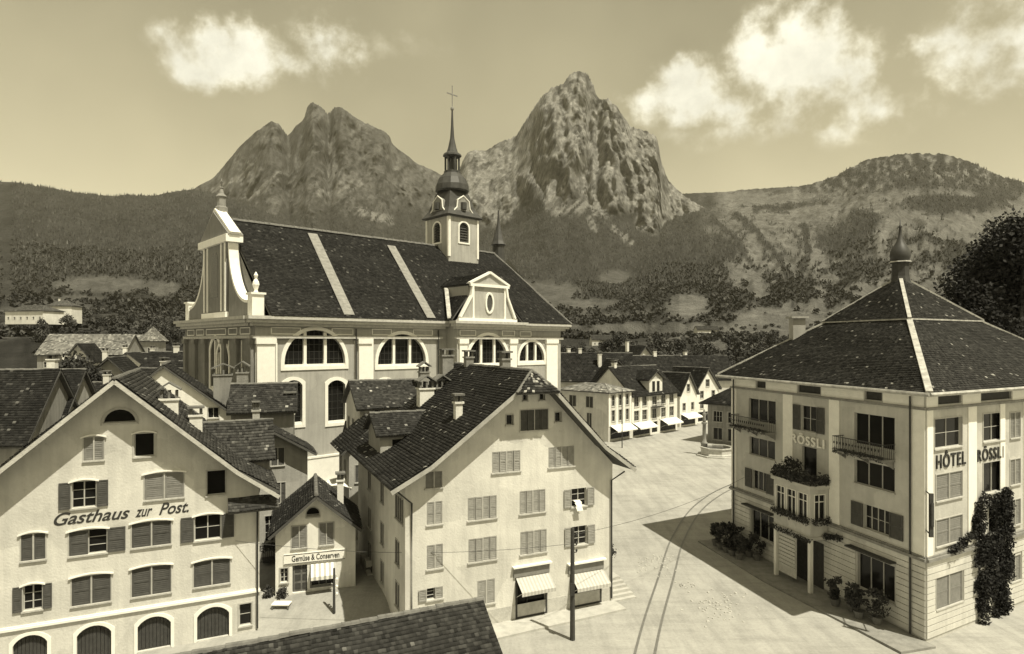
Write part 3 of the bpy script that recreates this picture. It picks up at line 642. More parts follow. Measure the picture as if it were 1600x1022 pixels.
# break the slopes up: crowns on wooded ground, crags on rock
def rmf(x, y, o=6, lac=2.1, gain=2.0, H=.9):
    s_ = 0; w = 1; f = 1
    for k in range(o):
        n = 1-np.abs(perlin(x*f+13.7*k, y*f+7.9*k)); n = n*n*w; s_ = s_+n*f**-H; w = np.clip(n*gain, 0, 1); f *= lac
    return s_
wx = .35*fbm(XW/420, ZT/300, 3)
crag = 95*(rmf(XW/210+wx, ZT/900+XW/1500, 6)-1.1)+38*(rmf(XW/64+.5*wx, ZT/260, 5)-1)+5*((((ZT+.42*XW+30*fbm(XW/160, ZT/160, 3))/34) % 1)-.5)+6*fbm(XW/22, ZT/40, 3, .6)
top = .25+.75*sstep(0, 120, np.where(which == 1, 2850, 3250)-YY)
YD = YY-rock*crag*top*np.where(which == 4, .3, 1)
ZD = ZT+np.where(YY < 3300, 1, 0)*(forest*(1-rock)*RNG.uniform(-2, 7, PX.shape)*sstep(500, 1500, YY)+rock*RNG.uniform(-5, 5, PX.shape))
XD = (PX-CX)/FPX*YD
keep = PYT  # silhouette stays where the ridges are
n_r, n_c = PX.shape
ii = (np.arange(n_r-1)[:, None]*n_c+np.arange(n_c-1)[None, :]).ravel()
tf = np.stack([ii, ii+1, ii+n_c+1, ii+n_c], 1)
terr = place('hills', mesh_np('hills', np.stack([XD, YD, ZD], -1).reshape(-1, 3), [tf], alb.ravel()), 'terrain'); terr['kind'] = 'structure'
# wood on the slopes: spruce tips and round crowns, far too many to count
def scatter(mask, n, hmin, hmax, shape, val, seed):
    r = np.random.default_rng(seed); p = (mask/ (YY**1.0)).ravel(); p = p/p.sum(); k = r.choice(p.size, n, p=p)
    x = XW.ravel()[k]+r.uniform(-1, 1, n)*YY.ravel()[k]*.0022; y = YY.ravel()[k]+r.uniform(-3, 3, n); z = ZD.ravel()[k]-1.5
    h = r.uniform(hmin, hmax, n)
    sv, sf = shape; m = len(sv)
    ang = r.uniform(0, 6.28, n); ca, sa = np.cos(ang), np.sin(ang)
    wv = r.uniform(.8, 1.25, n)
    jit = 1+.10*r.normal(size=(n, m))
    X = (sv[None, :, 0]*ca[:, None]-sv[None, :, 1]*sa[:, None])*h[:, None]*wv[:, None]*jit+x[:, None]
    Yv = (sv[None, :, 0]*sa[:, None]+sv[None, :, 1]*ca[:, None])*h[:, None]*wv[:, None]*jit+y[:, None]
    Zv = sv[None, :, 2]*h[:, None]+z[:, None]
    V = np.stack([X, Yv, Zv], -1).reshape(-1, 3); F = (np.arange(n)[:, None, None]*m+sf[None]).reshape(-1, sf.shape[1])
    c = np.repeat(val*np.exp(r.normal(0, .35, n)), m); return V, F, c
cone_v = np.array([(math.cos(a)*.19, math.sin(a)*.19, .05) for a in np.arange(5)*1.2566]+[(0, 0, 1.0)]); cone_f = np.array([(i, (i+1) % 5, 5) for i in range(5)])
_r = np.random.default_rng(9)
def clump(n, s0):
    V = []
    for i in range(n):
        d = _r.normal(size=3); d /= np.linalg.norm(d); p = d*np.array([.42, .42, .40])*_r.uniform(.55, 1.0)+np.array([0, 0, .5]); a = _r.normal(size=3); a /= np.linalg.norm(a); b = np.cross(a, _r.normal(size=3)); b /= np.linalg.norm(b); s = s0*_r.uniform(.6, 1.2)
        V += [p-a*s, p+b*s*.7, p+a*s, p-b*s*.7]
    return np.array(V), np.arange(4*n).reshape(-1, 4)
t_ = (1+5**.5)/2
ico = np.array([(-1, t_, 0), (1, t_, 0), (-1, -t_, 0), (1, -t_, 0), (0, -1, t_), (0, 1, t_), (0, -1, -t_), (0, 1, -t_), (t_, 0, -1), (t_, 0, 1), (-t_, 0, -1), (-t_, 0, 1)])/1.9*.42; ico[:, 2] += .45
ico_f = np.array([(0, 11, 5), (0, 5, 1), (0, 1, 7), (0, 7, 10), (0, 10, 11), (1, 5, 9), (5, 11, 4), (11, 10, 2), (10, 7, 6), (7, 1, 8), (3, 9, 4), (3, 4, 2), (3, 2, 6), (3, 6, 8), (3, 8, 9), (4, 9, 5), (2, 4, 11), (6, 2, 10), (8, 6, 7), (9, 8, 1)])
inview = ((PX > -150) & (PX < 1750)).astype(float)
fm = forest*(1-rock)*(1-scr)*inview
V1, F1, c1 = scatter(fm**2*(YY > 1100)*(YY < 2900)*(PYT > 255), 42000, 6, 13, (cone_v, cone_f), .034, 21)
V2, F2, c2 = scatter(fm**2*(YY > 600)*(YY < 1500), 16000, 3.5, 9, clump(12, .30), .042, 22)
o = place('mountain_forest', mesh_np('mountain_forest', V1, [F1], c1), 'forest'); o['kind'] = 'stuff'; o['label'] = 'dark spruce forest covering the mountain slopes'; o['category'] = 'forest'
o = place('slope_woodland', mesh_np('slope_woodland', V2, [F2], c2), 'forest'); o['kind'] = 'stuff'; o['label'] = 'leafy woodland on the lower slopes'; o['category'] = 'woodland'
# hedgerow and orchard canopy on the valley floor beyond the town, as one mass
low = ((YY > 190) & (YY < 760)).astype(float)*inview*sstep(-.25, .2, nB+.5*nC)
V3, F3, c3 = scatter(low, 6500, 3.5, 7.5, clump(22, .22), .05, 23)
o = place('valley_woodland', mesh_np('valley_woodland', V3, [F3], c3), 'forest'); o['kind'] = 'stuff'; o['label'] = 'mass of orchard trees and hedges behind the town'; o['category'] = 'woodland'

# ------------------------------------------------------------------ ground: one sheet, rising towards the church terrace
CO, CU = Vector((-25.4, 62, 0)), Vector((.732, .682, 0)).normalized(); CN = Vector((CU.y, -CU.x, 0))
def gz(x, y):
    q = (x-CO.x)*CN.x+(y-CO.y)*CN.y
    a = np.clip((21-q)/12, 0, 1); a = a*a*(3-2*a); b = np.clip((1-x)/7, 0, 1)
    c = np.clip((y-36)/4, 0, 1)
    e = np.clip((y-36.6)/3.4, 0, 1); f = np.clip((-5.6-x)/2.2, 0, 1); g = np.clip((x+34)/8, 0, 1)
    return np.maximum(2.3*a*b*c, .9*e*e*(3-2*e)*f*g)
gx = np.unique(np.concatenate([np.linspace(-1900, -120, 12), np.linspace(-120, 120, 121), np.linspace(120, 1900, 12)]))
gy = np.unique(np.concatenate([np.linspace(-900, -20, 8), np.linspace(-20, 140, 101), np.linspace(140, 420, 12)]))
GX, GY = np.meshgrid(gx, gy); GZ = gz(GX, GY)+.03*fbm(GX/9, GY/9, 3)*(np.abs(GX) < 125)*(GY < 140)
GZ = np.where(GY > 260, GZ-6, GZ)
n_r, n_c = GX.shape; ii = (np.arange(n_r-1)[:, None]*n_c+np.arange(n_c-1)[None, :]).ravel()
gm = bpy.data.materials.new('square_surface'); gm.use_nodes = True; t = gm.node_tree; b = t.nodes['Principled BSDF']; b.inputs['Roughness'].default_value = .95; b.inputs['Specular IOR Level'].default_value = .15
co = t.nodes.new('ShaderNodeTexCoord')
def tn(sc, det=6, src=None):
    n = t.nodes.new('ShaderNodeTexNoise'); n.inputs['Scale'].default_value = sc; n.inputs['Detail'].default_value = det; n.inputs['Roughness'].default_value = .65
    t.links.new(src or co.outputs['Object'], n.inputs['Vector']); return n.outputs['Fac']
def tr(x, a, b_, c, d):
    n = t.nodes.new('ShaderNodeMapRange'); n.inputs[1].default_value = a; n.inputs[2].default_value = b_; n.inputs[3].default_value = c; n.inputs[4].default_value = d
    t.links.new(x, n.inputs[0]); return n.outputs[0]
def tm(op, a, b_):
    n = t.nodes.new('ShaderNodeMath'); n.operation = op
    for i, v in enumerate((a, b_)):
        if isinstance(v, (int, float)): n.inputs[i].default_value = v
        else: t.links.new(v, n.inputs[i])
    return n.outputs[0]
f = tm('MULTIPLY', tr(tn(.12), .3, .7, .82, 1.10), tr(tn(.9, 8), .3, .7, .90, 1.06))
f = tm('MULTIPLY', f, tr(tn(6, 8), .3, .75, .87, 1.08))
mp = t.nodes.new('ShaderNodeMapping'); mp.inputs['Scale'].default_value = (.9, .12, 1); mp.inputs['Rotation'].default_value = (0, 0, .35); t.links.new(co.outputs['Object'], mp.inputs['Vector'])
f = tm('MULTIPLY', f, tr(tn(1.1, 5, mp.outputs[0]),   .42, .68, 1.0, .80))   # wheel-worn streaks
mp2 = t.nodes.new('ShaderNodeMapping'); mp2.inputs['Scale'].default_value = (.10, 1.1, 1); mp2.inputs['Rotation'].default_value = (0, 0, 1.05); t.links.new(co.outputs['Object'], mp2.inputs['Vector'])
f = tm('MULTIPLY', f, tr(tn(1.3, 6, mp2.outputs[0]), .5, .70, 1.0, .84))
f = tm('MULTIPLY', f, tr(tn(2.3, 9), .62, .74, 1.0, .80))
vs = t.nodes.new('ShaderNodeVectorMath'); vs.operation = 'SCALE'; vs.inputs[0].default_value = S(.40)[:3]; t.links.new(f, vs.inputs['Scale']); t.links.new(vs.outputs[0], b.inputs['Base Color'])
bn = t.nodes.new('ShaderNodeBump'); bn.inputs['Strength'].default_value = .5; bn.inputs['Distance'].default_value = .03; t.links.new(tn(14, 6), bn.inputs['Height']); t.links.new(bn.outputs[0], b.inputs['Normal'])
MATS['square_surface'] = gm
ground = place('ground', mesh_np('ground', np.stack([GX, GY, GZ], -1).reshape(-1, 3), [np.stack([ii, ii+1, ii+n_c+1, ii+n_c], 1)]), 'square_surface', smooth=True); ground['kind'] = 'structure'
def gpx(px, py, z=0): Y = FPX*(CAMH-z)/(py-HY); return Vector(((px-CX)/FPX*Y, Y, z))
def pw(R, F, x0, y0, x1, y1, **k):
    return window(R, F, *F.rect(x0, y0, x1, y1), **k)
def pipe(R, F, u, z0, z1, d=.12, r=.055, m='iron', lean=None):
    mb = MB(R.loc); pts = [F.P(u, z0, d), F.P(u, z1, d)]
    if lean: pts.append(F.P(u+lean[0], z1+lean[1], d+lean[2]))
    mb.tube(pts, r, 6); return mb.build('downpipe', m, R)
def gutter(R, a, b, r=.09):
    mb = MB(R.loc); mb.tube([a, b], r, 6); return mb.build('gutter', 'iron', R)
def awning(R, F, u0, u1, z1, drop, out, parent=None, stripes=14, mats=('cloth_white', 'cloth_grey'), val=.22):
    mb = MB(R.loc); n = stripes
    for i in range(n):
        a, b = u0+(u1-u0)*i/n, u0+(u1-u0)*(i+1)/n
        s0, s1 = (a-(u0+u1)/2)*.0, 0
        T = .02
        mb.hexa([F.P(a, z1-T, .05), F.P(b, z1-T, .05), F.P(b, z1-drop-T, out), F.P(a, z1-drop-T, out), F.P(a, z1, .05), F.P(b, z1, .05), F.P(b, z1-drop, out), F.P(a, z1-drop, out)], i % 2)
        mb.hexa([F.P(a, z1-drop-val, out-.02), F.P(b, z1-drop-val, out-.02), F.P(b, z1-drop-val, out+.005), F.P(a, z1-drop-val, out+.005), F.P(a, z1-drop-.022, out-.02), F.P(b, z1-drop-.022, out-.02), F.P(b, z1-drop-.022, out+.005), F.P(a, z1-drop-.022, out+.005)], i % 2)
    for a in (u0+.05, u1-.05): mb.bar(F.P(a, z1-drop*1.9, .05), F.P(a, z1-drop-.03, out-.03), .025)
    return mb.build('awning', list(mats), parent or R)
def dormer(R, v0, v1, u0, u1, zb, ze, zr, wm, gable_u=None, over=.35):
    """dormer whose ridge runs along the facade direction"""
    P = R.P; mb = MB(R.O); vm = (v0+v1)/2
    F1 = Frame(P(u0, v0, 0), R.U)
    mb.add([P(u0, v0, zb), P(u1, v0, zb), P(u1, v0, ze), P(u0, v0, ze), P(u0, v1, zb), P(u1, v1, zb), P(u1, v1, ze), P(u0, v1, ze), P(u0, vm, zr), P(u1, vm, zr)],
           [(0, 1, 2, 3), (5, 4, 7, 6), (4, 0, 3, 8, 7), (1, 5, 6, 9, 2)])
    d = mb.build('dormer', wm, R)
    k = (zr-ze)/(vm-v0); e = .1; lo = ze-k*over
    q = [P(u0-over, v0-over, lo+e), P(u1+over, v0-over, lo+e), P(u1+over, vm, zr+e), P(u0-over, vm, zr+e)]
    slab(R.sl, *q, t=.1); R.tl.slope(*q, **R.tk)
    q2 = [P(u1+over, v1+over, lo+e), P(u0-over, v1+over, lo+e), P(u0-over, vm, zr+e), P(u1+over, vm, zr+e)]
    slab(R.sl, *q2, t=.1); R.tl.slope(*q2, **R.tk)
    caps(R.cp, P(u0-over, vm, zr+e+.03), P(u1+over, vm, zr+e+.03), .1)
    return d, F1
# ================================================================== the inn with the painted name
GU = Vector((.902, .433, 0)).normalized(); GC = Vector((-14.9, 37.0, 0)); GL = 14.3
G = House('inn', 'large cream inn with painted name across its broad gable and dark louvred shutters', GC-GU*GL, GU, GL, 11, cat='inn', wm='plaster_cream', tile=dict(tw=.19, th=.24, val=.075, fleck=.02))
G.gable(8.55, 14.95, .5, over=1.0, verge=1.15, flare=.3)
F = G.front; sk = dict(sm='shutter_dark', hood=True, casing=.05)
pw(G, F, 112, 752, 150, 793, style='open', curtain=2, **sk)
pw(G, F, 226, 739, 287, 779, style='closed', **{**sk, 'sm': 'shutter_mid'})
pw(G, F, 323, 735, 353, 773, style='bare', sm='shutter_dark', casing=.05, grid=(1, 1))
pw(G, F, 33, 834, 71, 875, **sk)
pw(G, F, 108, 828, 167, 866, style='halfl', **sk)
pw(G, F, 206, 815, 267, 853, **sk)
pw(G, F, 304, 805, 345, 843, style='open', grid=(2, 2), **sk)
pw(G, F, 36, 914, 66, 953, style='open', curtain=1, **sk)
pw(G, F, 112, 899, 173, 943, **sk)
pw(G, F, 206, 885, 267, 929, **sk)
pw(G, F, 303, 875, 359, 914, **sk)
pw(G, F, -60, 925, -5, 968, **sk); pw(G, F, -70, 845, -10, 888, **sk)
pw(G, F, 131, 683, 162, 719, **{**sk, 'sm': 'shutter_mid'}, leaves=1)
pw(G, F, 210, 677, 241, 713, style='bare', grid=(1, 1), hood=True, casing=.1)
u0, u1, z0, z1 = F.rect(162, 635, 212, 660); window(G, F, u0, u1, z0, z0+(u1-u0)/2*.95, style='bare', rise=(u1-u0)/2*.93, casing=.14, grid=(3, 1), sill=True)
for x0, x1, yt in ((120, 174, 977), (215, 267, 963), (308, 358, 948), (20, 74, 992)):
    a, b = F.at(x0, yt+12)[0], F.at(x1, yt+12)[0]; zt_ = F.at((x0+x1)/2, yt)[1]
    F.ops.append((a, b, .05, zt_, .45)); mb = MB(G.loc); band(mb, F, F.ops[-1], .16, -.01, .05, bottom=False)
    dr = mb.build('door', 'trim_white', G); m2 = MB(G.loc)
    n = 9
    for i in range(n): m2.box(F, a+(b-a)*i/n+.01, a+(b-a)*(i+1)/n-.01, .05, zt_-.45+.42*math.sin(math.pi*(i+.5)/n), -.22, -.17)
    m2.build('door_boards', 'wood_dark', dr)
pw(G, F, 374, 943, 393, 977, style='bare', grid=(1, 2), casing=.08)
mb = MB(G.loc); mb.box(F, -.05, GL+.05, 2.32, 2.44, -.02, .12); mb.box(F, -.03, GL+.03, 2.44, 2.52, -.02, .07); mb.build('string_course', 'trim_white', G)
ua, za = F.at(84, 815); ub, zb = F.at(295, 800)
for wd_, f0, f1, hh_, dz_ in (('Gasthaus', 0, .545, .66, 0), ('zur', .585, .715, .42, .01), ('Post.', .765, 1, .66, 0)):
    text(wd_, F, ua+(ub-ua)*f0, (za+zb)/2-.12+dz_, (ub-ua)*(f1-f0), hh_, .006, 'letter_dark', G, G.loc, shear=.4, bold=.014, name='painted_word')
pipe(G, F, GL-.12, .2, 7.6, lean=(.5, .35, .3))
# small pent roof at the foot of the right verge
A, B, C, Dd = [F.P(u, z, d) for u, z, d in ((12.6, 7.35, 1.0), (15.3, 7.35, 1.0), (15.3, 7.95, .02), (12.6, 7.95, .02))]
slab(G.sl, A, B, C, Dd, .1); G.tl.slope(A, B, C, Dd, **G.tk)
# verge boards
mb = MB(G.loc)
for s_ in (0, 1):
    a = G.P(G.apex, -1.17, 14.95+.0); b = G.P(GL+1.0 if s_ else -1.0, -1.17, 8.55-.93*.55)
    kk = G.P(GL-1.2 if s_ else 1.2, -1.17, 8.55+1.2*G.kr)
    mb = MB(G.loc)
    for p, q in ((a, kk), (kk, b)): mb.bar(p-Z*.02, q-Z*.02, .06, .20)
    mb.build('verge_board', 'stone', G)
dormer(G, 4.2, 8.2, 11.6, 15.2, 8.2, 9.6, 11.6, 'plaster_dark')
G.chimney(9.5, 2.6, 11.6, 13.7, .95, .8, 'tent'); G.chimney(10.9, 3.2, 10.5, 12.6, .7, .65, 'slab')
G.chimney(14.5, 6.5, 10, 12.4, .45, .45, 'pots', cm='plaster_grey')
G.finish()
# ================================================================== little greengrocer's house
SU = Vector((.952, .307, 0)).normalized()
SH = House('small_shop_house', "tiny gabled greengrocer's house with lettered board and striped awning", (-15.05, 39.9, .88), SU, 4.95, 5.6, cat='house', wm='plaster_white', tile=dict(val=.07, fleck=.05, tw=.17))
SH.gable(4.1, 6.2, .5, over=.42, verge=.75)
F = SH.front
pw(SH, F, 456, 822, 479, 856, sm='shutter_mid', leaves=1, casing=.06); pw(SH, F, 499, 817, 521, 851, sm='shutter_mid', leaves=1, casing=.06)
u0, u1, z0, z1 = F.rect(479, 793, 499, 807); window(SH, F, u0, u1, z0, z1, style='bare', rise=(z1-z0)*.8, casing=.06, grid=(2, 1))
pw(SH, F, 438, 888, 450, 910, style='bare', casing=.08, grid=(2, 3))
u0, u1, z0, z1 = F.rect(457, 883, 480, 922); z0 = .05; z1 = min(z1, zs_-.1) if 'zs_' in globals() else z1; F.ops.append((u0, u1, z0, z1, 0)); mb = MB(SH.loc); mb.box(F, u0+.05, u1-.05, z0, z1-.05, -.2, -.14)
d_ = mb.build('door', 'wood', SH); mb = MB(SH.loc)
for i in range(2):
    for j in range(3): mb.box(F, u0+.15+i*.45, u0+.5+i*.45, .2+j*.55, .6+j*.55, -.14, -.12)
mb.build('panel', 'wood_dark', d_)
u0, u1, z0, z1 = F.rect(487, 882, 521, 918); z0 = .35; F.ops.append((u0, u1, z0, z1, 0)); mb = MB(SH.loc); band(mb, F, F.ops[-1], .1, -.01, .05)
for i in (1, 2): mb.box(F, u0+(u1-u0)*i/3-.03, u0+(u1-u0)*i/3+.03, z0, z1, -.2, -.12)
s_ = mb.build('shop_window', 'wood', SH); mb = MB(SH.loc); mb.poly([F.P(a, b, -.18) for a, b in ((u0, z0), (u1, z0), (u1, z1), (u0, z1))]); mb.build('pane', 'glass', s_)
awning(SH, F, u0-.05, u1+.15, z1+.1, .55, .9, stripes=10)
ua, za = F.at(443, 870); ub, zb = F.at(540, 862); zs_ = F.at(490, 878)[1]
mb = MB(SH.loc); mb.box(F, ua, ub, zs_, zs_+.66, .01, .07); sb = mb.build('sign_board', 'trim_white', SH)
mb = MB(SH.loc)
for zz in (zs_+.03, zs_+.60): mb.box(F, ua+.03, ub-.03, zz, zz+.03, .07, .085)
mb.build('sign_border', 'letter_dark', sb)
text('Gemüse & Conserven', F, ua+.5, zs_+.16, ub-ua-.9, .38, .074, 'letter_dark', sb, SH.loc, bold=.012)
SH.chimney(4.1, 2.6, 4.2, 6.6, .42, .42, 'slab'); SH.finish()
# ================================================================== the white gabled house in the middle
MU = Vector((.911, .412, 0)).normalized(); MO = Vector((-6.03, 35.4, 0))
M_ = House('gabled_house', 'big pale four storey house with half hipped gable and two shop awnings', MO, MU, 13.84, 14, wm='plaster_cream', tile=dict(tw=.19, th=.21, val=.042, fleck=.028))
M_.gable(9.1, 15.1, .575, over=1.05, verge=1.1, flare=.3, trunc=1.15)
F = M_.front; sk = dict(sm='shutter_pale', casing=0, sill=True)
pw(M_, F, 817, 613, 824, 626, style='bare', casing=.04, grid=(1, 1)); pw(M_, F, 843, 612, 851, 625, style='bare', casing=.04, grid=(1, 1))
pw(M_, F, 813, 640, 856, 672, sm='shutter_dark', leaves=4, casing=.05); pw(M_, F, 791, 648, 802, 664, style='bare', grid=(1, 1), casing=.05); pw(M_, F, 867, 644, 877, 659, style='bare', grid=(1, 1), casing=.05)
pw(M_, F, 769, 705, 813, 737, leaves=4, **sk); pw(M_, F, 857, 698, 897, 729, leaves=4, **sk)
pw(M_, F, 665, 737, 691, 762, **{**sk, 'sm': 'shutter_mid'}); pw(M_, F, 667, 784, 691, 819, **sk); pw(M_, F, 731, 776, 776, 811, leaves=4, **sk); pw(M_, F, 812, 766, 852, 801, leaves=4, **sk)
pw(M_, F, 893, 763, 916, 791, style='open', **sk)
pw(M_, F, 667, 851, 692, 888, **sk); pw(M_, F, 732, 840, 776, 876, leaves=4, **sk); pw(M_, F, 813, 829, 854, 864, leaves=4, **sk); pw(M_, F, 894, 822, 917, 851, style='open', curtain=1, **sk)
pw(M_, F, 667, 918, 692, 936, style='halfr', **sk); pw(M_, F, 746, 906, 773, 943, **sk)
wn = [F.rect(893, 763, 916, 791)]
for x0, y0, x1, y1 in ((808, 908, 852, 957), (893, 902, 937, 946)):
    u0, u1, z0, z1 = F.rect(x0, y0, x1, y1); z0 = .25; z1 += .25
    F.ops.append((u0, u1, z0, z1, 0)); mb = MB(M_.loc); band(mb, F, F.ops[-1], .12, -.01, .05); mb.box(F, u0+.7, u0+.76, z0, z1, -.2, -.1); mb.box(F, u0, u1, z0, z0+.5, -.2, -.1)
    s_ = mb.build('shop_window', 'wood_dark', M_); g = MB(M_.loc); g.poly([F.P(a, b, -.17) for a, b in ((u0, z0+.5), (u1, z0+.5), (u1, z1), (u0, z1))]); g.build('pane', 'glass', s_)
    mb = MB(M_.loc); mb.box(F, u0-.25, u1+.25, z1+.15, z1+.75, .01, .10); fb = mb.build('fascia', 'shutter_mid', M_)
    mb = MB(M_.loc); mb.box(F, u0-.35, u1+.35, z1+.75, z1+.85, .01, .28); mb.build('cornice', 'trim_white', fb)
    awning(M_, F, u0-.1, u1+.25, z1+.12, .62, .95, stripes=20, mats=('curtain', 'cloth_grey'))
mb = MB(M_.loc); mb.box(F, -.02, 13.86, -.3, 1.0, .003, .03); mb.build('plinth', 'stone', M_)
pipe(M_, F, .35, .3, 7.9, lean=(-.9, .8, .3)); pipe(M_, F, 13.7, .3, 8.0, lean=(.75, .6, .4))
FL = M_.left
for v0 in (10.3, 6.3, 2.3):
    for z0 in (6.6, 3.9, 1.4): window(M_, FL, v0+1.5, v0+2.4, z0, z0+1.4, sm='shutter_dark', casing=.06)
window(M_, FL, 12.8, 13.6, 6.6, 8.0, sm='shutter_dark', casing=.06)
d_, F1 = dormer(M_, 6.8, 10.6, .1, 4.2, 8.8, 10.9, 12.0, 'plaster_grey')
mb = MB(M_.loc); mb.box(F1, .8, 1.7, 9.6, 10.5, .002, .04); mb.build('window', 'glass', d_)
M_.chimney(4.4, 10.9, 11.2, 13.6, 1.1, .9, 'tent'); M_.chimney(5.7, 11.2, 11.6, 13.6, 1.0, .9, 'tent', cm='plaster_dark'); M_.chimney(4.0, 2.4, 11.6, 13.3, .45, .45, 'slab')
M_.chimney(7.9, 11, 14, 15.9, .6, .6, 'slab', cm='stone_dark'); M_.chimney(8.3, 4.9, 13.8, 15.9, .6, .6, 'slab', cm='stone_dark'); M_.chimney(6.9, 13.4, 14, 16.0, .9, .8, 'slab', cm='stone_dark')
mb = MB(M_.loc)
for s_ in (0, 1):
    k_ = M_.kr if s_ else M_.kl; tt = 1.15/k_; a = M_.P(M_.apex+(tt if s_ else -tt), -1.12, 15.1-1.15); kk = M_.P(13.84-1.2 if s_ else 1.2, -1.12, 9.1+1.2*k_); b = M_.P(13.84+1.05 if s_ else -1.05, -1.12, 9.1+1.2*k_-2.25*k_*.7)
    mb = MB(M_.loc)
    for p, q in ((a, kk), (kk, b)): mb.bar(p, q, .06, .22)
    mb.build('verge_board', 'plaster_grey', M_)
M_.finish()
# towel over the sill of the open window
R = Root('towel', 'white towel hung over the sill of an open window of the pale gabled house', 'towel', F.P(wn[0][0]+.4, wn[0][2], .1))
mb = MB(R.loc); u0 = wn[0][0]+.15; zz = wn[0][2]
prof = [(zz+.05, -.1), (zz+.07, .17), (zz+.5, .42), (zz-.55, .5)]
prof = [(zz+.4, -.05), (zz+.28, .16), (zz+.08, .26), (zz-.2, .32)]
for i in range(3):
    a, b = prof[i], prof[i+1]
    mb.hexa([F.P(u0+.0, a[0]-.03, a[1]), F.P(u0+.45, a[0]-.03, a[1]), F.P(u0+.52, b[0]-.03, b[1]), F.P(u0+.1, b[0]-.03, b[1]), F.P(u0, a[0], a[1]), F.P(u0+.45, a[0], a[1]), F.P(u0+.52, b[0], b[1]), F.P(u0+.1, b[0], b[1])])
mb.build('cloth', 'cloth_white', R)
# ================================================================== tiled roofs right below the viewpoint
NU = Vector((.904, .428, 0)).normalized(); NV = Vector((-.428, .904, 0)); RA = Vector((-11.1, 24, 0))
n1_ = House('low_house', 'low house with rough tiled roof in front of the pale gabled house', RA+NU*3.3-NV*3.6, NU, 7.2, 7.2, wm='plaster_grey', tile=dict(tw=.17, th=.19, val=.05, fleck=.02, fv=.22))
n1_.cross(2.5, 5.15, over=.7, verge=.3); n1_.finish()
n2_ = House('shed', 'lower tiled shed joined to the low house beside the inn', RA+NU*-1.6-NV*3.5, NU, 4.6, 6.8, cat='shed', wm='plaster_grey', tile=dict(tw=.17, th=.19, val=.05, fleck=.02, fv=.22))
n2_.cross(2.7, 5.2, over=.6, verge=.2); n2_.finish()
# ================================================================== houses crowded behind the inn and along the alley
h = House('white_gable_house', 'house with bright white gable and dark tiled roof behind the inn', (-34.2, 49.5, .8), GU, 12.4, 9, wm='plaster_white', tile=dict(val=.05, fleck=.03, tw=.24, th=.26))
h.gable(8.9, 14.2, .47, over=.5, verge=.35, flare=.35); pw(h, h.front, 325, 637, 342, 653, style='bare', grid=(2, 1), casing=.05); window(h, h.front, 5.2, 6.2, 10.2, 11.4, style='bare'); h.chimney(10.4, 1.5, 10.5, 13.4, 1.6, 1.0, 'tent', cm='plaster_dark'); h.finish()
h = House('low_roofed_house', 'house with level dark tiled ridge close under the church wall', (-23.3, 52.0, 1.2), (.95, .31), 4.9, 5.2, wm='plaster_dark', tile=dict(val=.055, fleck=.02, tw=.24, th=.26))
h.cross(10.2, 12.0, over=.6, verge=.3); window(h, h.front, 1, 2, 7.6, 8.8, style='bare', casing=0); h.chimney(4.6, 1.5, 9.5, 11.0, .8, .7, 'slab'); h.chimney(.6, 3.2, 10.8, 13.2, .9, .8, 'tent', cm='stone_dark'); h.finish()
h = House('balcony_house', 'narrow house with flower balcony squeezed between inn and small shop', (-19.0, 45.5, 0), GU, 4.0, 5, wm='plaster_grey', tile=dict(val=.06, fleck=.02, tw=.24, th=.26))
h.gable(8.9, 11.0, .14, over=.6, verge=.8); F = h.front
pw(h, F, 424, 700, 444, 727, sm='shutter_dark', leaves=1, casing=.06); pw(h, F, 431, 754, 446, 786, sm='shutter_dark', leaves=1, casing=.06); pw(h, F, 414, 806, 428, 846, style='bare', casing=.05); pw(h, F, 413, 884, 428, 915, style='bare', casing=.05, sill=False)
u0, za = F.at(409, 870); u1, _ = F.at(436, 870)
mb = MB(h.loc); mb.box(F, u0, u1, za-.2, za-.05, .02, .9)
for i in range(9): mb.box(F, u0+.02+(u1-u0-.07)*i/8, u0+.05+(u1-u0-.07)*i/8, za-.05, za+.85, .84, .88)
mb.box(F, u0, u1, za+.85, za+.92, .80, .90); bl = mb.build('balcony', 'wood_dark', h)
V, Fq = leaf_cloud([(tuple(F.P(u0+(u1-u0)*i/4, za+.95, .95)), (.35, .3, .35)) for i in range(5)], 420, .10, 3, h.loc); place('flowers', mesh_np('flowers', V, [Fq]), 'leaf_light', bl)
h.finish()
h = House('alley_house', 'tall pale house with tiled ridge at the top of the stepped alley', (-13.6, 56, 2.2), MU, 8.5, 7, wm='plaster_cream', tile=dict(val=.06, fleck=.05, tw=.22, th=.25))
h.cross(9.1, 11.0, over=.7, verge=.4); F = h.front
pw(h, F, 585, 640, 600, 652, style='bare', casing=.05); window(h, F, .3, 1.1, 3.4, 4.8, sm='shutter_dark', casing=.05)
for v0 in (1, 3.4):
    for z0 in (1, 3.6, 6.2): window(h, h.left, v0, v0+.9, z0, z0+1.4, sm='shutter_dark', casing=.05)
h.chimney(6.5, 2, 9.5, 12, .9, .8, 'tent', cm='plaster_dark'); h.finish()
h = House('lean_to_house', 'low annex with steep little roof on the alley behind the gabled house', (-13.2, 50.8, 1.4), MU, 3.6, 5, wm='plaster_grey', tile=dict(val=.05, fleck=.03, tw=.22, th=.25))
h.gable(7.1, 9.0, .62, over=.7, verge=.4); window(h, h.left, .6, 1.4, 4.4, 5.8, sm='shutter_dark', casing=.05); window(h, h.left, 2.8, 3.6, 4.4, 5.8, sm='shutter_dark', casing=.05); window(h, h.front, .5, 1.3, 4.2, 5.6, sm='shutter_dark', casing=.05); h.finish()
h = House('corner_cottage', 'small dark roofed cottage tucked against the church terrace', (-15.6, 61, 2.3), MU, 2.6, 4, wm='plaster_grey', tile=dict(val=.05, fleck=.03, tw=.24, th=.28))
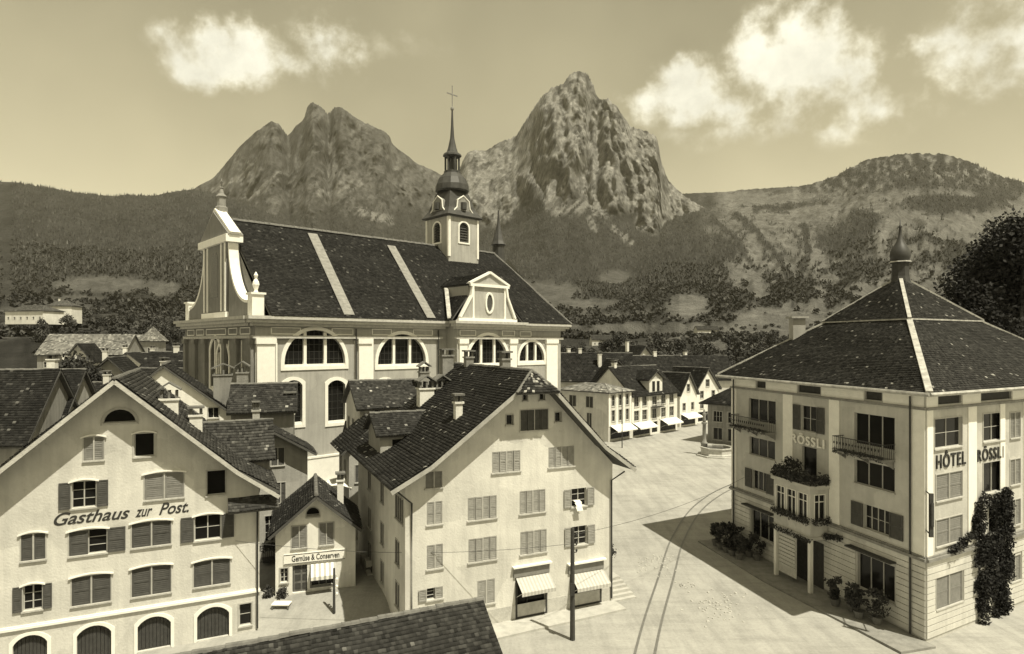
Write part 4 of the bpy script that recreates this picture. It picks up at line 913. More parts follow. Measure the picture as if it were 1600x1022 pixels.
h.cross(5.0, 6.6, over=.6, verge=.3); h.finish()
# ================================================================== the church
CB = 2.4; CC = Vector((-25.4, 62, CB)); CLEN, CWID = 44.5, 23.0
CH = Root('church', 'great baroque church with dark tiled roof, round-headed windows and slender ridge turret', 'church', CC)
FS = Frame(CC, CU); FF = Frame(CC-CN*CWID, CN); FB = Frame(CC+CU*CLEN, -CN); FK = Frame(CC+CU*CLEN-CN*CWID, -CU)
EZ, RZ = 17.0, 28.5
def cpt(t, s, z): return CC+CU*t-CN*s+Z*z        # t along nave, s across, z above terrace
def lunette(Fr, x0, x1, yb, d=0, hh=None):
    a = Fr.at(x0, yb-10, d)[0]; b = Fr.at(x1, yb-10, d)[0]; z0 = Fr.at((x0+x1)/2, yb, d)[1]
    w = b-a; op = (a, b, z0, z0+(hh or w*.5)+.4, min(w*.499, (hh or w*.5))); return op
def church_window(Fr, op, d=0, mull=(1/3, 2/3), bars=True, tw=.38):
    mb = MB(CC); off = Frame(Fr.P(0, 0, d), Fr.U)
    band(mb, off, op, tw, -.02, .10, n=18); u0, u1, z0, z1, r = op; w = u1-u0
    ol = outline(op, 0, 18)
    def top(u):
        R = (w*w/4+r*r)/(2*r); c = (u0+u1)/2; return z1-R+math.sqrt(max(0, R*R-(u-c)**2))
    for m in mull: u = u0+w*m; mb.box(off, u-.16, u+.16, z0, top(u)-.02, -.32, -.05)
    mb.box(off, u0, u1, z0, z0+.22, -.34, -.02)
    o = mb.build('window', 'trim_white', CH)
    g = MB(CC); g.poly([off.P(p[0], p[1], -.38) for p in ol]); g.build('pane', 'glass', o)
    l = MB(CC); k = int(w/.55)
    for i in range(1, k): u = u0+w*i/k; l.box(off, u-.025, u+.025, z0+.22, top(u)-.03, -.375, -.345)
    k = int((z1-z0)/.7)
    for i in range(1, k): zz = z0+(z1-z0)*i/k; hw = w/2 if zz < z1-r else (u1-u0)/2*math.sqrt(max(.01, 1-((zz-(z1-r))/r)**2)); c = (u0+u1)/2; l.box(off, c-hw+.05, c+hw-.05, zz-.025, zz+.025, -.374, -.346)
    l.build('glazing_bars', 'iron', o)
    return o
BD = 2.2
b0, b1 = FS.at(714, 540, BD)[0], FS.at(807, 540, BD)[0]                  # projecting bay
wins = [(lunette(FS, 444, 539, 572), 0), (lunette(FS, 590, 665, 571.5), 0), (lunette(FS, 811, 850, 566), 0)]
for op, d in wins: FS.ops.append(op); church_window(FS, op)
for x0, x1 in ((444, 472), (512, 539), (590, 613), (648, 670)):
    a, b = FS.at(x0, 620)[0], FS.at(x1, 620)[0]; z1 = FS.at((x0+x1)/2, 594)[1]; z0 = z1-4.6
    op = (a, b, z0, z1, .55); FS.ops.append(op); church_window(FS, op, mull=(), tw=.34)
FBay = Frame(FS.P(b0, 0, BD), CU); opb = lunette(FBay, 731, 793, 570); FBay.ops.append(opb); church_window(FBay, opb)
for x0, x1 in ((340, 358),):
    a, b = FF.at(x0, 550)[0], FF.at(x1, 550)[0]; op = (a, b, 9.4, 14.6, (b-a)*.49); FF.ops.append(op); church_window(FF, op, mull=(), tw=.3)
op = (9.8, 13.2, 9.4, 15.0, 1.6); FF.ops.append(op); church_window(FF, op)
mb = MB(CC)
wall(mb, FS, [(0, -1.5), (CLEN, -1.5), (CLEN, EZ), (0, EZ)], .4); mf_ = MB(CC); wall(mf_, FF, [(0, -1.5), (CWID, -1.5), (CWID, EZ), (0, EZ)], .4); mf_.build('front_wall', 'plaster_front_shaded', CH)
wall(mb, FB, [(0, -1.5), (CWID, -1.5), (CWID, EZ), (CWID/2, RZ-.4), (0, EZ)], .4); wall(mb, FK, [(0, -1.5), (CLEN, -1.5), (CLEN, EZ), (0, EZ)], .4)
wall(mb, FBay, [(0, -1.5), (b1-b0, -1.5), (b1-b0, EZ), (0, EZ)], .4)
for u in (b0, b1): mb.poly([FS.P(u, -1.5, 0), FS.P(u, -1.5, BD), FS.P(u, EZ, BD), FS.P(u, EZ, 0)])
mb.build('wall', 'plaster_church', CH)
# plinth, pilasters, cornice
mb = MB(CC); mb.box(FS, -.15, b0, -1.5, 2.4, .004, .18); mb.box(FS, -.15, b0, 2.4, 2.6, .004, .26); mb.box(FS, b1, CLEN+.2, -1.5, 2.4, .004, .18); mb.box(FF, .1, CWID+.1, -1.5, 2.4, .004, .18); mb.box(FBay, -.1, b1-b0+.1, -1.5, 2.4, .004, .16); mb.build('plinth', 'trim_white', CH)
def pil(Fr, u0, u1, d=.3, z1=EZ-2.0, m='trim_white'):
    mb = MB(CC); mb.box(Fr, u0, u1, 2.6, z1, .004, d); mb.box(Fr, u0-.12, u1+.12, z1-.55, z1, .006, d+.14); mb.box(Fr, u0-.1, u1+.1, 2.6, 3.0, .006, d+.1); return mb.build('pilaster', m, CH)
for x0, x1 in ((400, 428), (559, 579), (852, 869)): pil(FS, FS.at(x0, 560)[0], FS.at(x1, 560)[0])
for x0, x1 in ((430.5, 433), (554, 557), (580.5, 583)):
    mb = MB(CC); mb.box(FS, FS.at(x0, 560)[0], FS.at(x1, 560)[0], 2.6, EZ-2.2, .004, .08); mb.build('wall_strip', 'trim_white', CH)
pil(FBay, .3, 1.5, .2); pil(FBay, b1-b0-1.3, b1-b0-.1, .2)
for u in (.4, 4.2, 7.9, 14.3, 18.0, 21.9): pil(FF, u, u+.85, .35, m='plaster_front_shaded')
for u in (3.2, 7.0, 15.6, 19.4): 
    mb = MB(CC); mb.box(FF, u, u+.12, 3, EZ-2.2, .004, .06); mb.build('wall_strip', 'trim_white', CH)
def cornice(Fr, u0, u1, nm='cornice'):
    mb = MB(CC)
    for z0, z1, d in ((EZ-2.0, EZ-1.7, .32), (EZ-.75, EZ-.45, .55), (EZ-.45, EZ-.1, .95), (EZ-.1, EZ+.22, 1.2)): mb.box(Fr, u0-d*.9, u1+d*.9, z0, z1, -.1, d)
    return mb.build(nm, 'stone', CH)
cornice(FS, 0, b0-1.0); cornice(FS, b1+1.0, CLEN); cornice(FBay, 0, b1-b0); cornice(FF, 0.5, CWID-.9); cornice(FB, 0, CWID)
# painted white frieze panels
mb = MB(CC)
def panel_lines(Fr, u0, u1, z0, z1, w=.11):
    mb = MB(CC); mb.box(Fr, u0, u1, z0, z0+w, .004, .05); mb.box(Fr, u0, u1, z1-w, z1, .004, .05); mb.box(Fr, u0, u0+w, z0, z1, .005, .05); mb.box(Fr, u1-w, u1, z0, z1, .005, .05); mb.build('frieze_panel', 'trim_white', CH)
for x0, x1 in ((423, 470), (518, 552), (581, 612), (645, 676), (812, 830)): panel_lines(FS, FS.at(x0, 510)[0], FS.at(x1, 510)[0], EZ-1.6, EZ-.85)
for a, b in ((1, 3.8), (4.6, 7.4), (8.2, 14.8), (15.6, 18.2), (19, 21.8)): panel_lines(FF, a, b, EZ-1.6, EZ-.85)
panel_lines(FBay, .4, 3.0, EZ-1.6, EZ-.85); panel_lines(FBay, b1-b0-2.6, b1-b0-.3, EZ-1.6, EZ-.85)
mb = MB(CC); u = FS.at(554.5, 600)[0]; mb.tube([FS.P(u, .3, .28), FS.P(u, EZ-.9, .28)], .09, 6); u = FS.at(683, 540)[0]; mb.tube([FS.P(u, .3, .28), FS.P(u, EZ-.9, .28)], .09, 6); mb.build('downpipe', 'iron', CH)
# roof
rk = dict(tw=.27, th=.27, val=.032, fleck=.035, fv=.16, sag=.05)
tl = Tiles(CC); sl = MB(CC); cp = MB(CC); ov = 1.15; kz = (RZ-EZ)/(CWID/2)
e0 = EZ+.35; RE = 41.6
A, B, C, D = cpt(1.15, -ov, e0-.2), cpt(CLEN+ov, -ov, e0-.2), cpt(RE, CWID/2, RZ), cpt(1.15, CWID/2, RZ)
slab(sl, A, B, C, D, .2); tl.slope(A, B, C, D, **rk)
A2, B2 = cpt(CLEN+ov, CWID+ov, e0-.2), cpt(1.15, CWID+ov, e0-.2); slab(sl, A2, B2, D, C, .2); tl.slope(A2, B2, D, C, **rk)
slab(sl, B, A2, C, C, .2); tl.slope(B, A2, C, C, **rk)
caps(cp, D+Z*.05, C+Z*.05, .28, .6); caps(cp, B+Z*.05, C+Z*.05, .2, .5)
rf = sl.build('roof', 'slab', CH); tl.build(rf); cp.build('ridge_cap', 'ridge_tile', rf)
mb = MB(CC)                                        # two pale fire-break strips up the slope
for xt, yt, xb, yb in ((488, 365, 546, 492), (611, 384, 674, 497)):
    n_ = (B-A).cross(D-A).normalized(); n_ = n_ if n_.z > 0 else -n_
    for k in range(1):
        def onroof(x, y):
            r = Vector(((x-CX)/FPX, 1, (HY-y)/FPX)); c = Vector((0, 0, CAMH)); return c+r*((A+n_*.20-c).dot(n_)/r.dot(n_))
        mb = MB(CC); p, q = onroof(xb, yb), onroof(xt, yt); w = CU*.62; m = 24
        for i in range(m):
            a, b = p+(q-p)*(i/m), p+(q-p)*((i+.97)/m); mb.hexa([a-w, a+w, b+w, b-w, a-w+n_*.05, a+w+n_*.05, b+w+n_*.05, b-w+n_*.05])
        mb.build('fire_break', 'stone_dark', rf)
# dormer gable over the projecting bay
bw = b1-b0; zf = lambda x, y: FBay.at(x, y)
mb = MB(CC)
def prism(mb, Fr, pts, d0, d1):
    n = len(pts); mb.add([Fr.P(p[0], p[1], d1) for p in pts]+[Fr.P(p[0], p[1], d0) for p in pts], [list(range(n)), list(range(2*n-1, n-1, -1))]+[(i, n+i, n+(i+1) % n, (i+1) % n) for i in range(n)])
ul, ur = bw*.24, bw*.80; uc = (ul+ur)/2; zt1, zt2 = EZ+4.6, EZ+6.4
prism(mb, FBay, [(0.1, EZ+.2), (bw-.1, EZ+.2), (bw-.5, EZ+.5), (ur+.3, EZ+3.3), (ur, zt1), (ul, zt1), (ul-.3, EZ+3.3), (.5, EZ+.5)], -.6, 0)
prism(mb, FBay, [(ul-.5, zt1+.35), (ur+.5, zt1+.35), (uc, zt2)], -.6, .05)
g_ = mb.build('bay_gable', 'plaster_church', CH); mb = MB(CC)
for z0, z1, a, b, d in ((EZ+.25, EZ+.62, .1, bw-.1, .25), (zt1, zt1+.34, ul-.45, ur+.45, .3)): mb.box(FBay, a, b, z0, z1, .004, d)
for u in (ul, ur-.28): mb.box(FBay, u, u+.28, EZ+.62, zt1, .004, .12)
for a, b in (((ul-.55, zt1+.36), (uc, zt2+.1)), ((ur+.55, zt1+.36), (uc, zt2+.1)), ((.4, EZ+.7), (ul-.25, EZ+3.4)), ((bw-.4, EZ+.7), (ur+.25, EZ+3.4)), ((ul-.25, EZ+3.4), (ul-.02, zt1)), ((ur+.25, EZ+3.4), (ur+.02, zt1))):
    mb.bar(FBay.P(a[0], a[1], .1), FBay.P(b[0], b[1], .1), .42, .26)
zo = EZ+2.6
pts = [(uc+.62*math.cos(t), zo+1.25*math.sin(t)) for t in np.linspace(0, 2*math.pi, 17)[:-1]]
for i in range(16): a, b = pts[i], pts[(i+1) % 16]; mb.bar(FBay.P(a[0], a[1], .05), FBay.P(b[0], b[1], .05), .22, .24)
mb.build('moulding', 'trim_white', g_); mb = MB(CC); mb.poly([FBay.P(p[0], p[1], .02) for p in pts]); mb.build('oval_pane', 'shutter_dark', g_)
tl2 = Tiles(CC); s2 = MB(CC)                        # its little roof running back into the main slope
for sg in (-1, 1):
    ue = (ul-.3) if sg < 0 else (ur+.3)
    q = [FBay.P(ue, zt1+.2, -9), FBay.P(ue, zt1+.2, -.4), FBay.P(uc, zt2, -.4), FBay.P(uc, zt2, -9)] if sg < 0 else [FBay.P(ue, zt1+.2, -.4), FBay.P(ue, zt1+.2, -9), FBay.P(uc, zt2, -9), FBay.P(uc, zt2, -.4)]
    slab(s2, *q, t=.1); tl2.slope(*q, **rk)
    uo = -.9 if sg < 0 else bw+.9; ub_ = ul-.3 if sg < 0 else ur+.3
    q = [FBay.P(uo, EZ+.35, -7), FBay.P(uo, EZ+.35, .2), FBay.P(ub_, EZ+3.4, -.5), FBay.P(ub_, EZ+3.4, -7)] if sg < 0 else [FBay.P(uo, EZ+.35, .2), FBay.P(uo, EZ+.35, -7), FBay.P(ub_, EZ+3.4, -7), FBay.P(ub_, EZ+3.4, -.5)]
    slab(s2, *q, t=.1); tl2.slope(*q, **rk)
r2 = s2.build('bay_roof', 'slab', CH); tl2.build(r2)
mb = MB(CC); mb.bar(FBay.P(-1.0, EZ+.5, -.2), FBay.P(ul-.4, EZ+4.6, -4.8), .5, .16); mb.build('flashing', 'flashing', r2)
mb = MB(CC); mb.box(FBay, ul-.2, ur+.2, EZ+3.2, zt1+.1, -7, -.6); mb.build('bay_cheek', 'plaster_church', r2)
# west gable with volutes
FG = Frame(FF.P(0, 0, -.1), CN); um = CWID/2; gh = 3.8
def volute(side):
    pts = []
    for i in range(13):
        t = i/12; ang = t*math.pi/2
        x = gh+.3+(CWID/2-gh-2.2)*(1-math.cos(ang)); z = EZ+1.6+6.6*(1-math.sin(ang))
        pts.append((um+side*x, z))
    return pts
mb = MB(CC); prism(mb, FG, [(um-gh, EZ+.2), (um+gh, EZ+.2), (um+gh, EZ+8.4), (um-gh, EZ+8.4)], -1.2, .25)
for sd_ in (-1, 1):
    vp = volute(sd_)
    for i in range(12):
        a, b = vp[i], vp[i+1]; q = [(a[0], EZ+.2), (b[0], EZ+.2), b, a]
        if sd_ < 0: q = q[::-1]
        prism(mb, FG, q, -1.0, .1)
prism(mb, FG, [(um-gh-1.0, EZ+9.2), (um+gh+1.0, EZ+9.2), (um, EZ+12.2)], -1.2, .4)
gb = mb.build('west_gable', 'plaster_front_shaded', CH); mb = MB(CC)
for sd_ in (-1, 1):
    vp = volute(sd_)
    for i in range(12):
        a, b = vp[i], vp[i+1]; mb.bar(FG.P(a[0], a[1]+.15, -.35), FG.P(b[0], b[1]+.15, -.35), 1.0, .28)
    mb.box(FG, um+sd_*(CWID/2-1.1)-.6, um+sd_*(CWID/2-1.1)+.6, EZ+.2, EZ+2.4, -1.0, .2); mb.box(FG, um+sd_*(CWID/2-1.1)-.75, um+sd_*(CWID/2-1.1)+.75, EZ+2.4, EZ+2.6, -1.15, .35)
    mb.bar(FG.P(um+sd_*(gh+1.1), EZ+9.3, -.3), FG.P(um, EZ+12.5, -.3), 1.1, .28)
    for u in (gh-.35, gh-1.5): mb.box(FG, um+sd_*u-.16, um+sd_*u+.16, EZ+1, EZ+8.4, .254, .34)
mb.box(FG, um-gh-.9, um+gh+.9, EZ+8.4, EZ+9.2, -1.2, .6); mb.box(FG, um-gh-.2, um+gh+.2, EZ+.3, EZ+.9, -.2, .45)
mb.build('gable_coping', 'trim_white', gb)
mb = MB(CC); prism(mb, FG, [(um-1.1, EZ+2.6), (um+1.1, EZ+2.6), (um+1.1, EZ+6.8), (um+.7, EZ+7.6), (um-.7, EZ+7.6), (um-1.1, EZ+6.8)], .1, .27); mb.build('niche', 'glass', gb)
mb = MB(CC); p = FG.P(um, EZ+12.1, -.5); mb.lathe(p, [(.7, 0), (.7, .7), (.5, .85), (.46, 1.8), (.62, 1.95), (.28, 2.3), (.16, 2.8), (.24, 2.95), (.1, 3.1), (.08, 4.0)], 8); mb.bar(p+Z*3.6-CN*.45, p+Z*3.6+CN*.45, .12); mb.build('gable_pinnacle', 'stone_dark', gb)
p = FG.P(um+CWID/2-1.1, EZ+2.6, -.4); mb = MB(CC); mb.lathe(p, [(.28, 0), (.16, .25), (.36, .8), (.3, 1.1), (.12, 1.4), (.22, 1.75), (.05, 2.1)], 8); mb.build('urn', 'trim_white', gb)
mb = MB(CC); mb.poly([cpt(1.12, .2, EZ+.2), cpt(1.12, CWID-.2, EZ+.2), cpt(1.12, CWID/2, RZ-.1)]); mb.build('gable_back', 'plaster_front_shaded', gb)
# east pinnacle
p = cpt(42.5, CWID/2, RZ-2.2); mb = MB(CC); mb.lathe(p, [(.95, 0), (.95, 3.6), (1.2, 3.75), (.95, 4.3), (.62, 5.4), (.24, 7), (.1, 9.2)], 8); mb.build('east_pinnacle', 'dome', CH)
# ridge turret
TB = cpt(33.3, CWID/2, RZ-1.6); tw = 2.75
TR = []
mb = MB(CC)
frames = [Frame(TB+CU*tw*sx-CN*tw*sy, d) for sx, sy, d in ((-1, -1, CU), (1, -1, -CN), (1, 1, -CU), (-1, 1, CN))]
for fr in frames:
    fr.ops.append((tw-.85, tw+.85, 2.2, 5.1, .82)); wall(mb, fr, [(0, -2.5), (2*tw, -2.5), (2*tw, 5.9), (0, 5.9)], .35)
tur = mb.build('ridge_turret', 'plaster_grey', CH); mb = MB(CC); tr2 = MB(CC); sc_ = MB(CC)
for fr in frames:
    band(tr2, fr, fr.ops[0], .22, -.01, .1); tr2.box(fr, 0, .3, 0, 5.7, .004, .1); tr2.box(fr, 2*tw-.3, 2*tw, 0, 5.7, .004, .1)
    mb = MB(CC)
    for i in range(7): z_ = 2.3+i*.38; mb.poly([fr.P(tw-.85, z_, -.12), fr.P(tw+.85, z_, -.12), fr.P(tw+.85, z_+.3, -.32), fr.P(tw-.85, z_+.3, -.32)])
    mb.build('louvre', 'wood_dark', tur)
    # curved pediment on every face
    pts = [(tw-2.3, 6.0), (tw+2.3, 6.0), (tw+1.9, 6.5), (tw+1.2, 7.2), (tw+1.05, 8.3), (tw, 9.0), (tw-1.05, 8.3), (tw-1.2, 7.2), (tw-1.9, 6.5)]; prism(sc_, fr, pts, -1.6, -.1); tr2.tube([fr.P(p_[0], p_[1], -.08) for p_ in pts[2:]], .1, 5); mb = MB(CC); mb.lathe(fr.P(tw, 7.5, -.1), [(.02, -.55), (.5, -.5), (.5, .5), (.02, .55)], 8); mb.build('dial', 'dome', tur)
tr2.build('turret_trim', 'trim_white', tur); sc_.build('turret_pediment', 'stone_dark', tur)
mb = MB(CC); r4 = math.sqrt(2); mb.lathe(TB, [(tw*r4+.45, 5.8), (tw*r4+.7, 6.0), (tw*r4+.35, 6.3), (tw*r4-.45, 7.2), (tw*r4-.95, 8.4), (2.5, 9.5), (2.2, 9.9)], 4, rot=math.pi/4, ux=CU, uy=-CN)
mb.lathe(TB, [(2.3, 9.9), (2.5, 10.1), (2.45, 10.9), (2.05, 11.9), (1.4, 12.6), (1.15, 12.8)], 12); mb.build('turret_roof', 'dome', tur)
mb = MB(CC); mb.lathe(TB, [(1.25, 12.8), (1.25, 13.05), (.8, 13.06), (.3, 13.07), (.25, 15.0)], 8)
for j in range(6): a = j*math.pi/3; mb.tube([TB+Vector((math.cos(a)*1.0, math.sin(a)*1.0, 13.0)), TB+Vector((math.cos(a)*1.0, math.sin(a)*1.0, 15.1))], .15, 6)
mb.lathe(TB, [(1.0, 15.1), (1.4, 15.3), (1.35, 15.55), (.85, 15.9), (.62, 16.6), (.32, 18.0), (.19, 20), (.12, 22.2)], 10); mb.build('spire', 'dome', tur)
mb = MB(CC); mb.lathe(TB, [(.02, 22.0), (.26, 22.25), (.26, 22.5), (.02, 22.75)], 8); mb.bar(TB+Z*22.6, TB+Z*25.8, .13); mb.bar(TB+Z*24.5-CU*.95, TB+Z*24.5+CU*.95, .13); mb.build('cross', 'stone_dark', tur)
R = Root('terrace_wall', 'low rough stone wall along the church terrace above the alley', 'wall', FS.P(10, 0, 5))
mb = MB(R.loc)
for i in range(24):
    for j in range(4):
        u = 6+i*.7+(j % 2)*.35; mb.box(FS, u+.012, u+.688, -1.6+j*.55, -1.06+j*.55+random.uniform(-.01, .0), 5.0, 5.5+random.uniform(-.03, .03))
mb.box(FS, 5.9, 23.3, .6, .78, 4.9, 5.6); mb.build('masonry', 'stone', R)
# ================================================================== hotel with pyramid roof
HB = Vector((23.37, 35.4, 0)); HA = Vector((18.6, 53.1, 0)); HR = Vector((.878, .478, 0)).normalized()
HC = HB+HR*22; HD = HA+HR*22
HT = Root('hotel', 'four storey hotel with pyramid roof, onion turret, balconies and lettered walls', 'hotel', HB)
FLh = Frame(HA, HB-HA); LL = (HB-HA).length; FRh = Frame(HB, HR); HE = 14.25
def hw(F, x0, y0, x1, y1, **k): return pw(HT, F, x0, y0, x1, y1, **k)
kd = dict(sm='shutter_dark', casing=0, grid=(3, 1))
def zrow(F, x0, x1, z0, z1, **k):
    ym = HY+120; a, b = F.at(x0, 700)[0], F.at(x1, 700)[0]; return window(HT, F, a, b, z0, z1, **k)
zrow(FLh, 1170, 1212, 10.7, 12.5, style='bare', **kd); zrow(FLh, 1252, 1276, 10.7, 12.5, style='open', **{**kd, 'grid': (2, 2)}); zrow(FLh, 1335, 1398, 10.5, 12.5, style='bare', **kd)
zrow(FLh, 1171, 1211, 8.0, 9.4, style='bare', **kd); zrow(FLh, 1253, 1276, 7.3, 9.6, style='bare', **{**kd, 'grid': (1, 1)}); zrow(FLh, 1335, 1398, 8.0, 9.5, style='bare', **kd)
zrow(FLh, 1176, 1198, 5.3, 6.8, style='open', curtain=2, **kd); zrow(FLh, 1350, 1390, 5.3, 6.8, style='open', curtain=3, **{**kd, 'grid': (4, 2)})
zrow(FLh, 1174, 1212, 1.6, 3.6, style='bare', **kd); zrow(FLh, 1340, 1398, 1.4, 3.6, style='bare', **kd)
for x0, x1 in ((1457-0, 1503), (1533, 1569)):
    a, b = FRh.at(x0+3, 700)[0], FRh.at(x1, 700)[0]
    window(HT, FRh, a, b, 10.9, 12.6, style='bare' , sm='shutter_dark', grid=(2, 2))
    if x0 < 1500:
        a += .15; window(HT, FRh, a, b, 7.9, 9.4, sm='shutter_mid'); window(HT, FRh, a, b, 5.3, 6.8, sm='shutter_mid'); window(HT, FRh, a, b, 1.7, 3.5, sm='shutter_mid')
    else: window(HT, FRh, a, b, 7.7, 9.6, style='bare', grid=(2, 1)); window(HT, FRh, a+.6, b+.6, 5.2, 6.9, style='bare', grid=(2, 2))
for a in (9.5, 12.5, 15.5, 18.5):
    for z0 in (10.9, 7.9, 5.3, 1.7): window(HT, FRh, a, a+1.3, z0, z0+1.6, sm='shutter_mid')
def frieze_win(F, u, w, z0=13.42, z1=14.0):
    F.ops.append((u, u+w, z0, z1, 0)); mb = MB(HT.loc); mb.box(F, u, u+w, z0, z1, -.2, -.12); o = mb.build('attic_window', 'wood_dark', HT)
for x0, x1 in ((1182, 1196), (1247, 1282), (1352, 1378)): a, b = FLh.at(x0, 610)[0], FLh.at(x1, 610)[0]; frieze_win(FLh, a, b-a)
for x0, x1 in ((1466, 1502), (1533, 1580)): a, b = FRh.at(x0, 625)[0], FRh.at(x1, 625)[0]; frieze_win(FRh, a, b-a)
mb = MB(HT.loc)
wall(mb, FLh, [(0, -.5), (LL, -.5), (LL, HE), (0, HE)], .22); wall(mb, FRh, [(0, -.5), (22, -.5), (22, HE), (0, HE)], .22)
for F_, l in ((Frame(HC, HD-HC), LL), (Frame(HD, HA-HD), 22)): wall(mb, F_, [(0, -.5), (l, -.5), (l, HE), (0, HE)])
mb.build('wall', 'plaster_hotel', HT)
ZB = 4.62
mb = MB(HT.loc)
for F_, l in ((FLh, LL), (FRh, 22)):
    mb.box(F_, -.1, l+.1, ZB, ZB+.16, -.02, .22); mb.box(F_, -.06, l+.06, ZB+.16, ZB+.26, -.02, .12)
mb.build('belt_course', 'stone_dark', HT); mb = MB(HT.loc)
for F_, l in ((FLh, LL), (FRh, 22)): mb.box(F_, -.03, l+.03, 13.16, 13.3, -.02, .14)
mb.build('frieze_moulding', 'stone_dark', HT)
def strip(F, u0, u1, z0, z1, d=.05):
    mb = MB(HT.loc); mb.box(F, u0, u1, z0, z1, .004, d); return mb.build('wall_strip', 'trim_white', HT)
ua = [FLh.at(x, 700)[0] for x in (1151, 1224, 1239, 1296, 1312, 1424, 1447)]
for a, b in ((0.02, ua[0]), (ua[1], ua[2]), (ua[3], ua[4]), (ua[5], LL-.04)): strip(FLh, a, b, ZB+.27, 13.15)
ur_ = [FRh.at(x, 700)[0] for x in (1457, 1512, 1525)]
for a, b in ((.04, ur_[0]), (ur_[1], ur_[2]), (8.2, 8.8), (11.2, 11.8), (14.2, 14.8), (17.2, 17.8), (21.3, 21.96)): strip(FRh, a, b, ZB+.27, 13.15)
for F_, l in ((FLh, LL), (FRh, 22)):           # plain band under the eaves, between the attic lights
    us_ = sorted([o for o in F_.ops if o[2] > 13.3]); p = .02
    for o in us_+[(l-.02, l, 0, 0, 0)]:
        if o[0]-.12 > p: strip(F_, p, o[0]-.1, 13.31, HE-.02, .03)
        p = o[1]+.1
for F_, l in ((FLh, LL), (FRh, 22)):           # ashlar courses of the ground floor
    n = 12
    for i in range(n):
        z0 = .25+(ZB-.27)*i/n; z1 = z0+(ZB-.27)/n-.05; p = 0.03
        for o in sorted([o for o in F_.ops if o[2] < z1 and o[3] > z0])+[(l-.03+.14, l, 0, 0, 0)]:
            if o[0]-.14-p > .1: mb = MB(HT.loc); mb.box(F_, p, o[0]-.14, z0, z1, .004, .055); mb.build('stone_course', 'plaster_cream', HT)
            p = o[1]+.14
# eaves and roof
ctr = (HA+HB+HC+HD)/4
def ring(k, z, off=(0, 0)): return [Vector((ctr.x+(p.x-ctr.x)*k+off[0], ctr.y+(p.y-ctr.y)*k+off[1], z)) for p in (HA, HB, HC, HD)]
tk = dict(tw=.18, th=.18, val=.050, fleck=.022, fv=.45)
tl = Tiles(HT.loc); sl = MB(HT.loc); cp = MB(HT.loc); hp = MB(HT.loc)
E0 = ring(1.09, HE-.02); E1 = ring(.43, 18.55); Uo = ring(.445, 18.62); ap = Vector((ctr.x, ctr.y, 22.2))
for i in range(4):
    j = (i+1) % 4
    slab(sl, E0[i], E0[j], E1[j], E1[i], .18); tl.slope(E0[i], E0[j], E1[j], E1[i], **tk)
    slab(sl, Uo[i], Uo[j], ap, ap, .14); tl.slope(Uo[i], Uo[j], ap, ap, **tk)
    hp.bar(E0[i]+Z*.08, E1[i]+Z*.08, .34, .12); hp.bar(Uo[i]+Z*.08, ap+Z*.05, .24, .12)
    hp.bar(Uo[i]+Z*.0, Uo[j]+Z*.0, .16, .10)
rf = sl.build('roof', 'slab', HT); tl.build(rf); hp.build('hip_flashing', 'flashing', rf)
mb = MB(HT.loc); E2 = ring(1.10, HE-.12); E3 = ring(.98, HE-.12)
for i in range(4): j = (i+1) % 4; mb.hexa([E3[i]-Z*.1, E3[j]-Z*.1, E2[j]-Z*.1, E2[i]-Z*.1, E3[i], E3[j], E2[j], E2[i]])
mb.build('eaves', 'stone', HT); mb = MB(HT.loc)
for i in range(4): mb.tube([E2[i]+Z*.03, E2[(i+1) % 4]+Z*.03], .11, 6)
mb.build('gutter', 'flashing', HT)
mb = MB(HT.loc); c0 = ap-Z*.9; mb.lathe(c0, [(1.0, 0), (.72, .5), (.62, .9), (.60, 1.9), (.72, 2.0)], 8); tt = mb.build('onion_turret', 'wood_dark', HT)
mb = MB(HT.loc); mb.lathe(c0, [(.78, 2.0), (.75, 2.1)], 8); mb.build('turret_cornice', 'flashing', tt)
mb = MB(HT.loc); mb.lathe(c0, [(.6, 2.1), (.74, 2.5), (.70, 2.9), (.48, 3.3), (.28, 3.65), (.14, 4.1), (.09, 4.7), (.17, 4.82), (.05, 4.95), (.04, 5.4)], 12); mb.build('onion_dome', 'dome', tt, True)
for k, (f1, f2) in enumerate(((.62, .5),)):
    q = E0[0]+(E1[0]-E0[0])*.75; mb = MB(HT.loc); mb.wbox(q.x-.5, q.x+.5, q.y-.4, q.y+.4, q.z-.5, q.z+1.5); mb.wbox(q.x-.7, q.x+.7, q.y-.6, q.y+.6, q.z+1.5, q.z+1.65); mb.build('chimney', 'plaster_grey', HT)
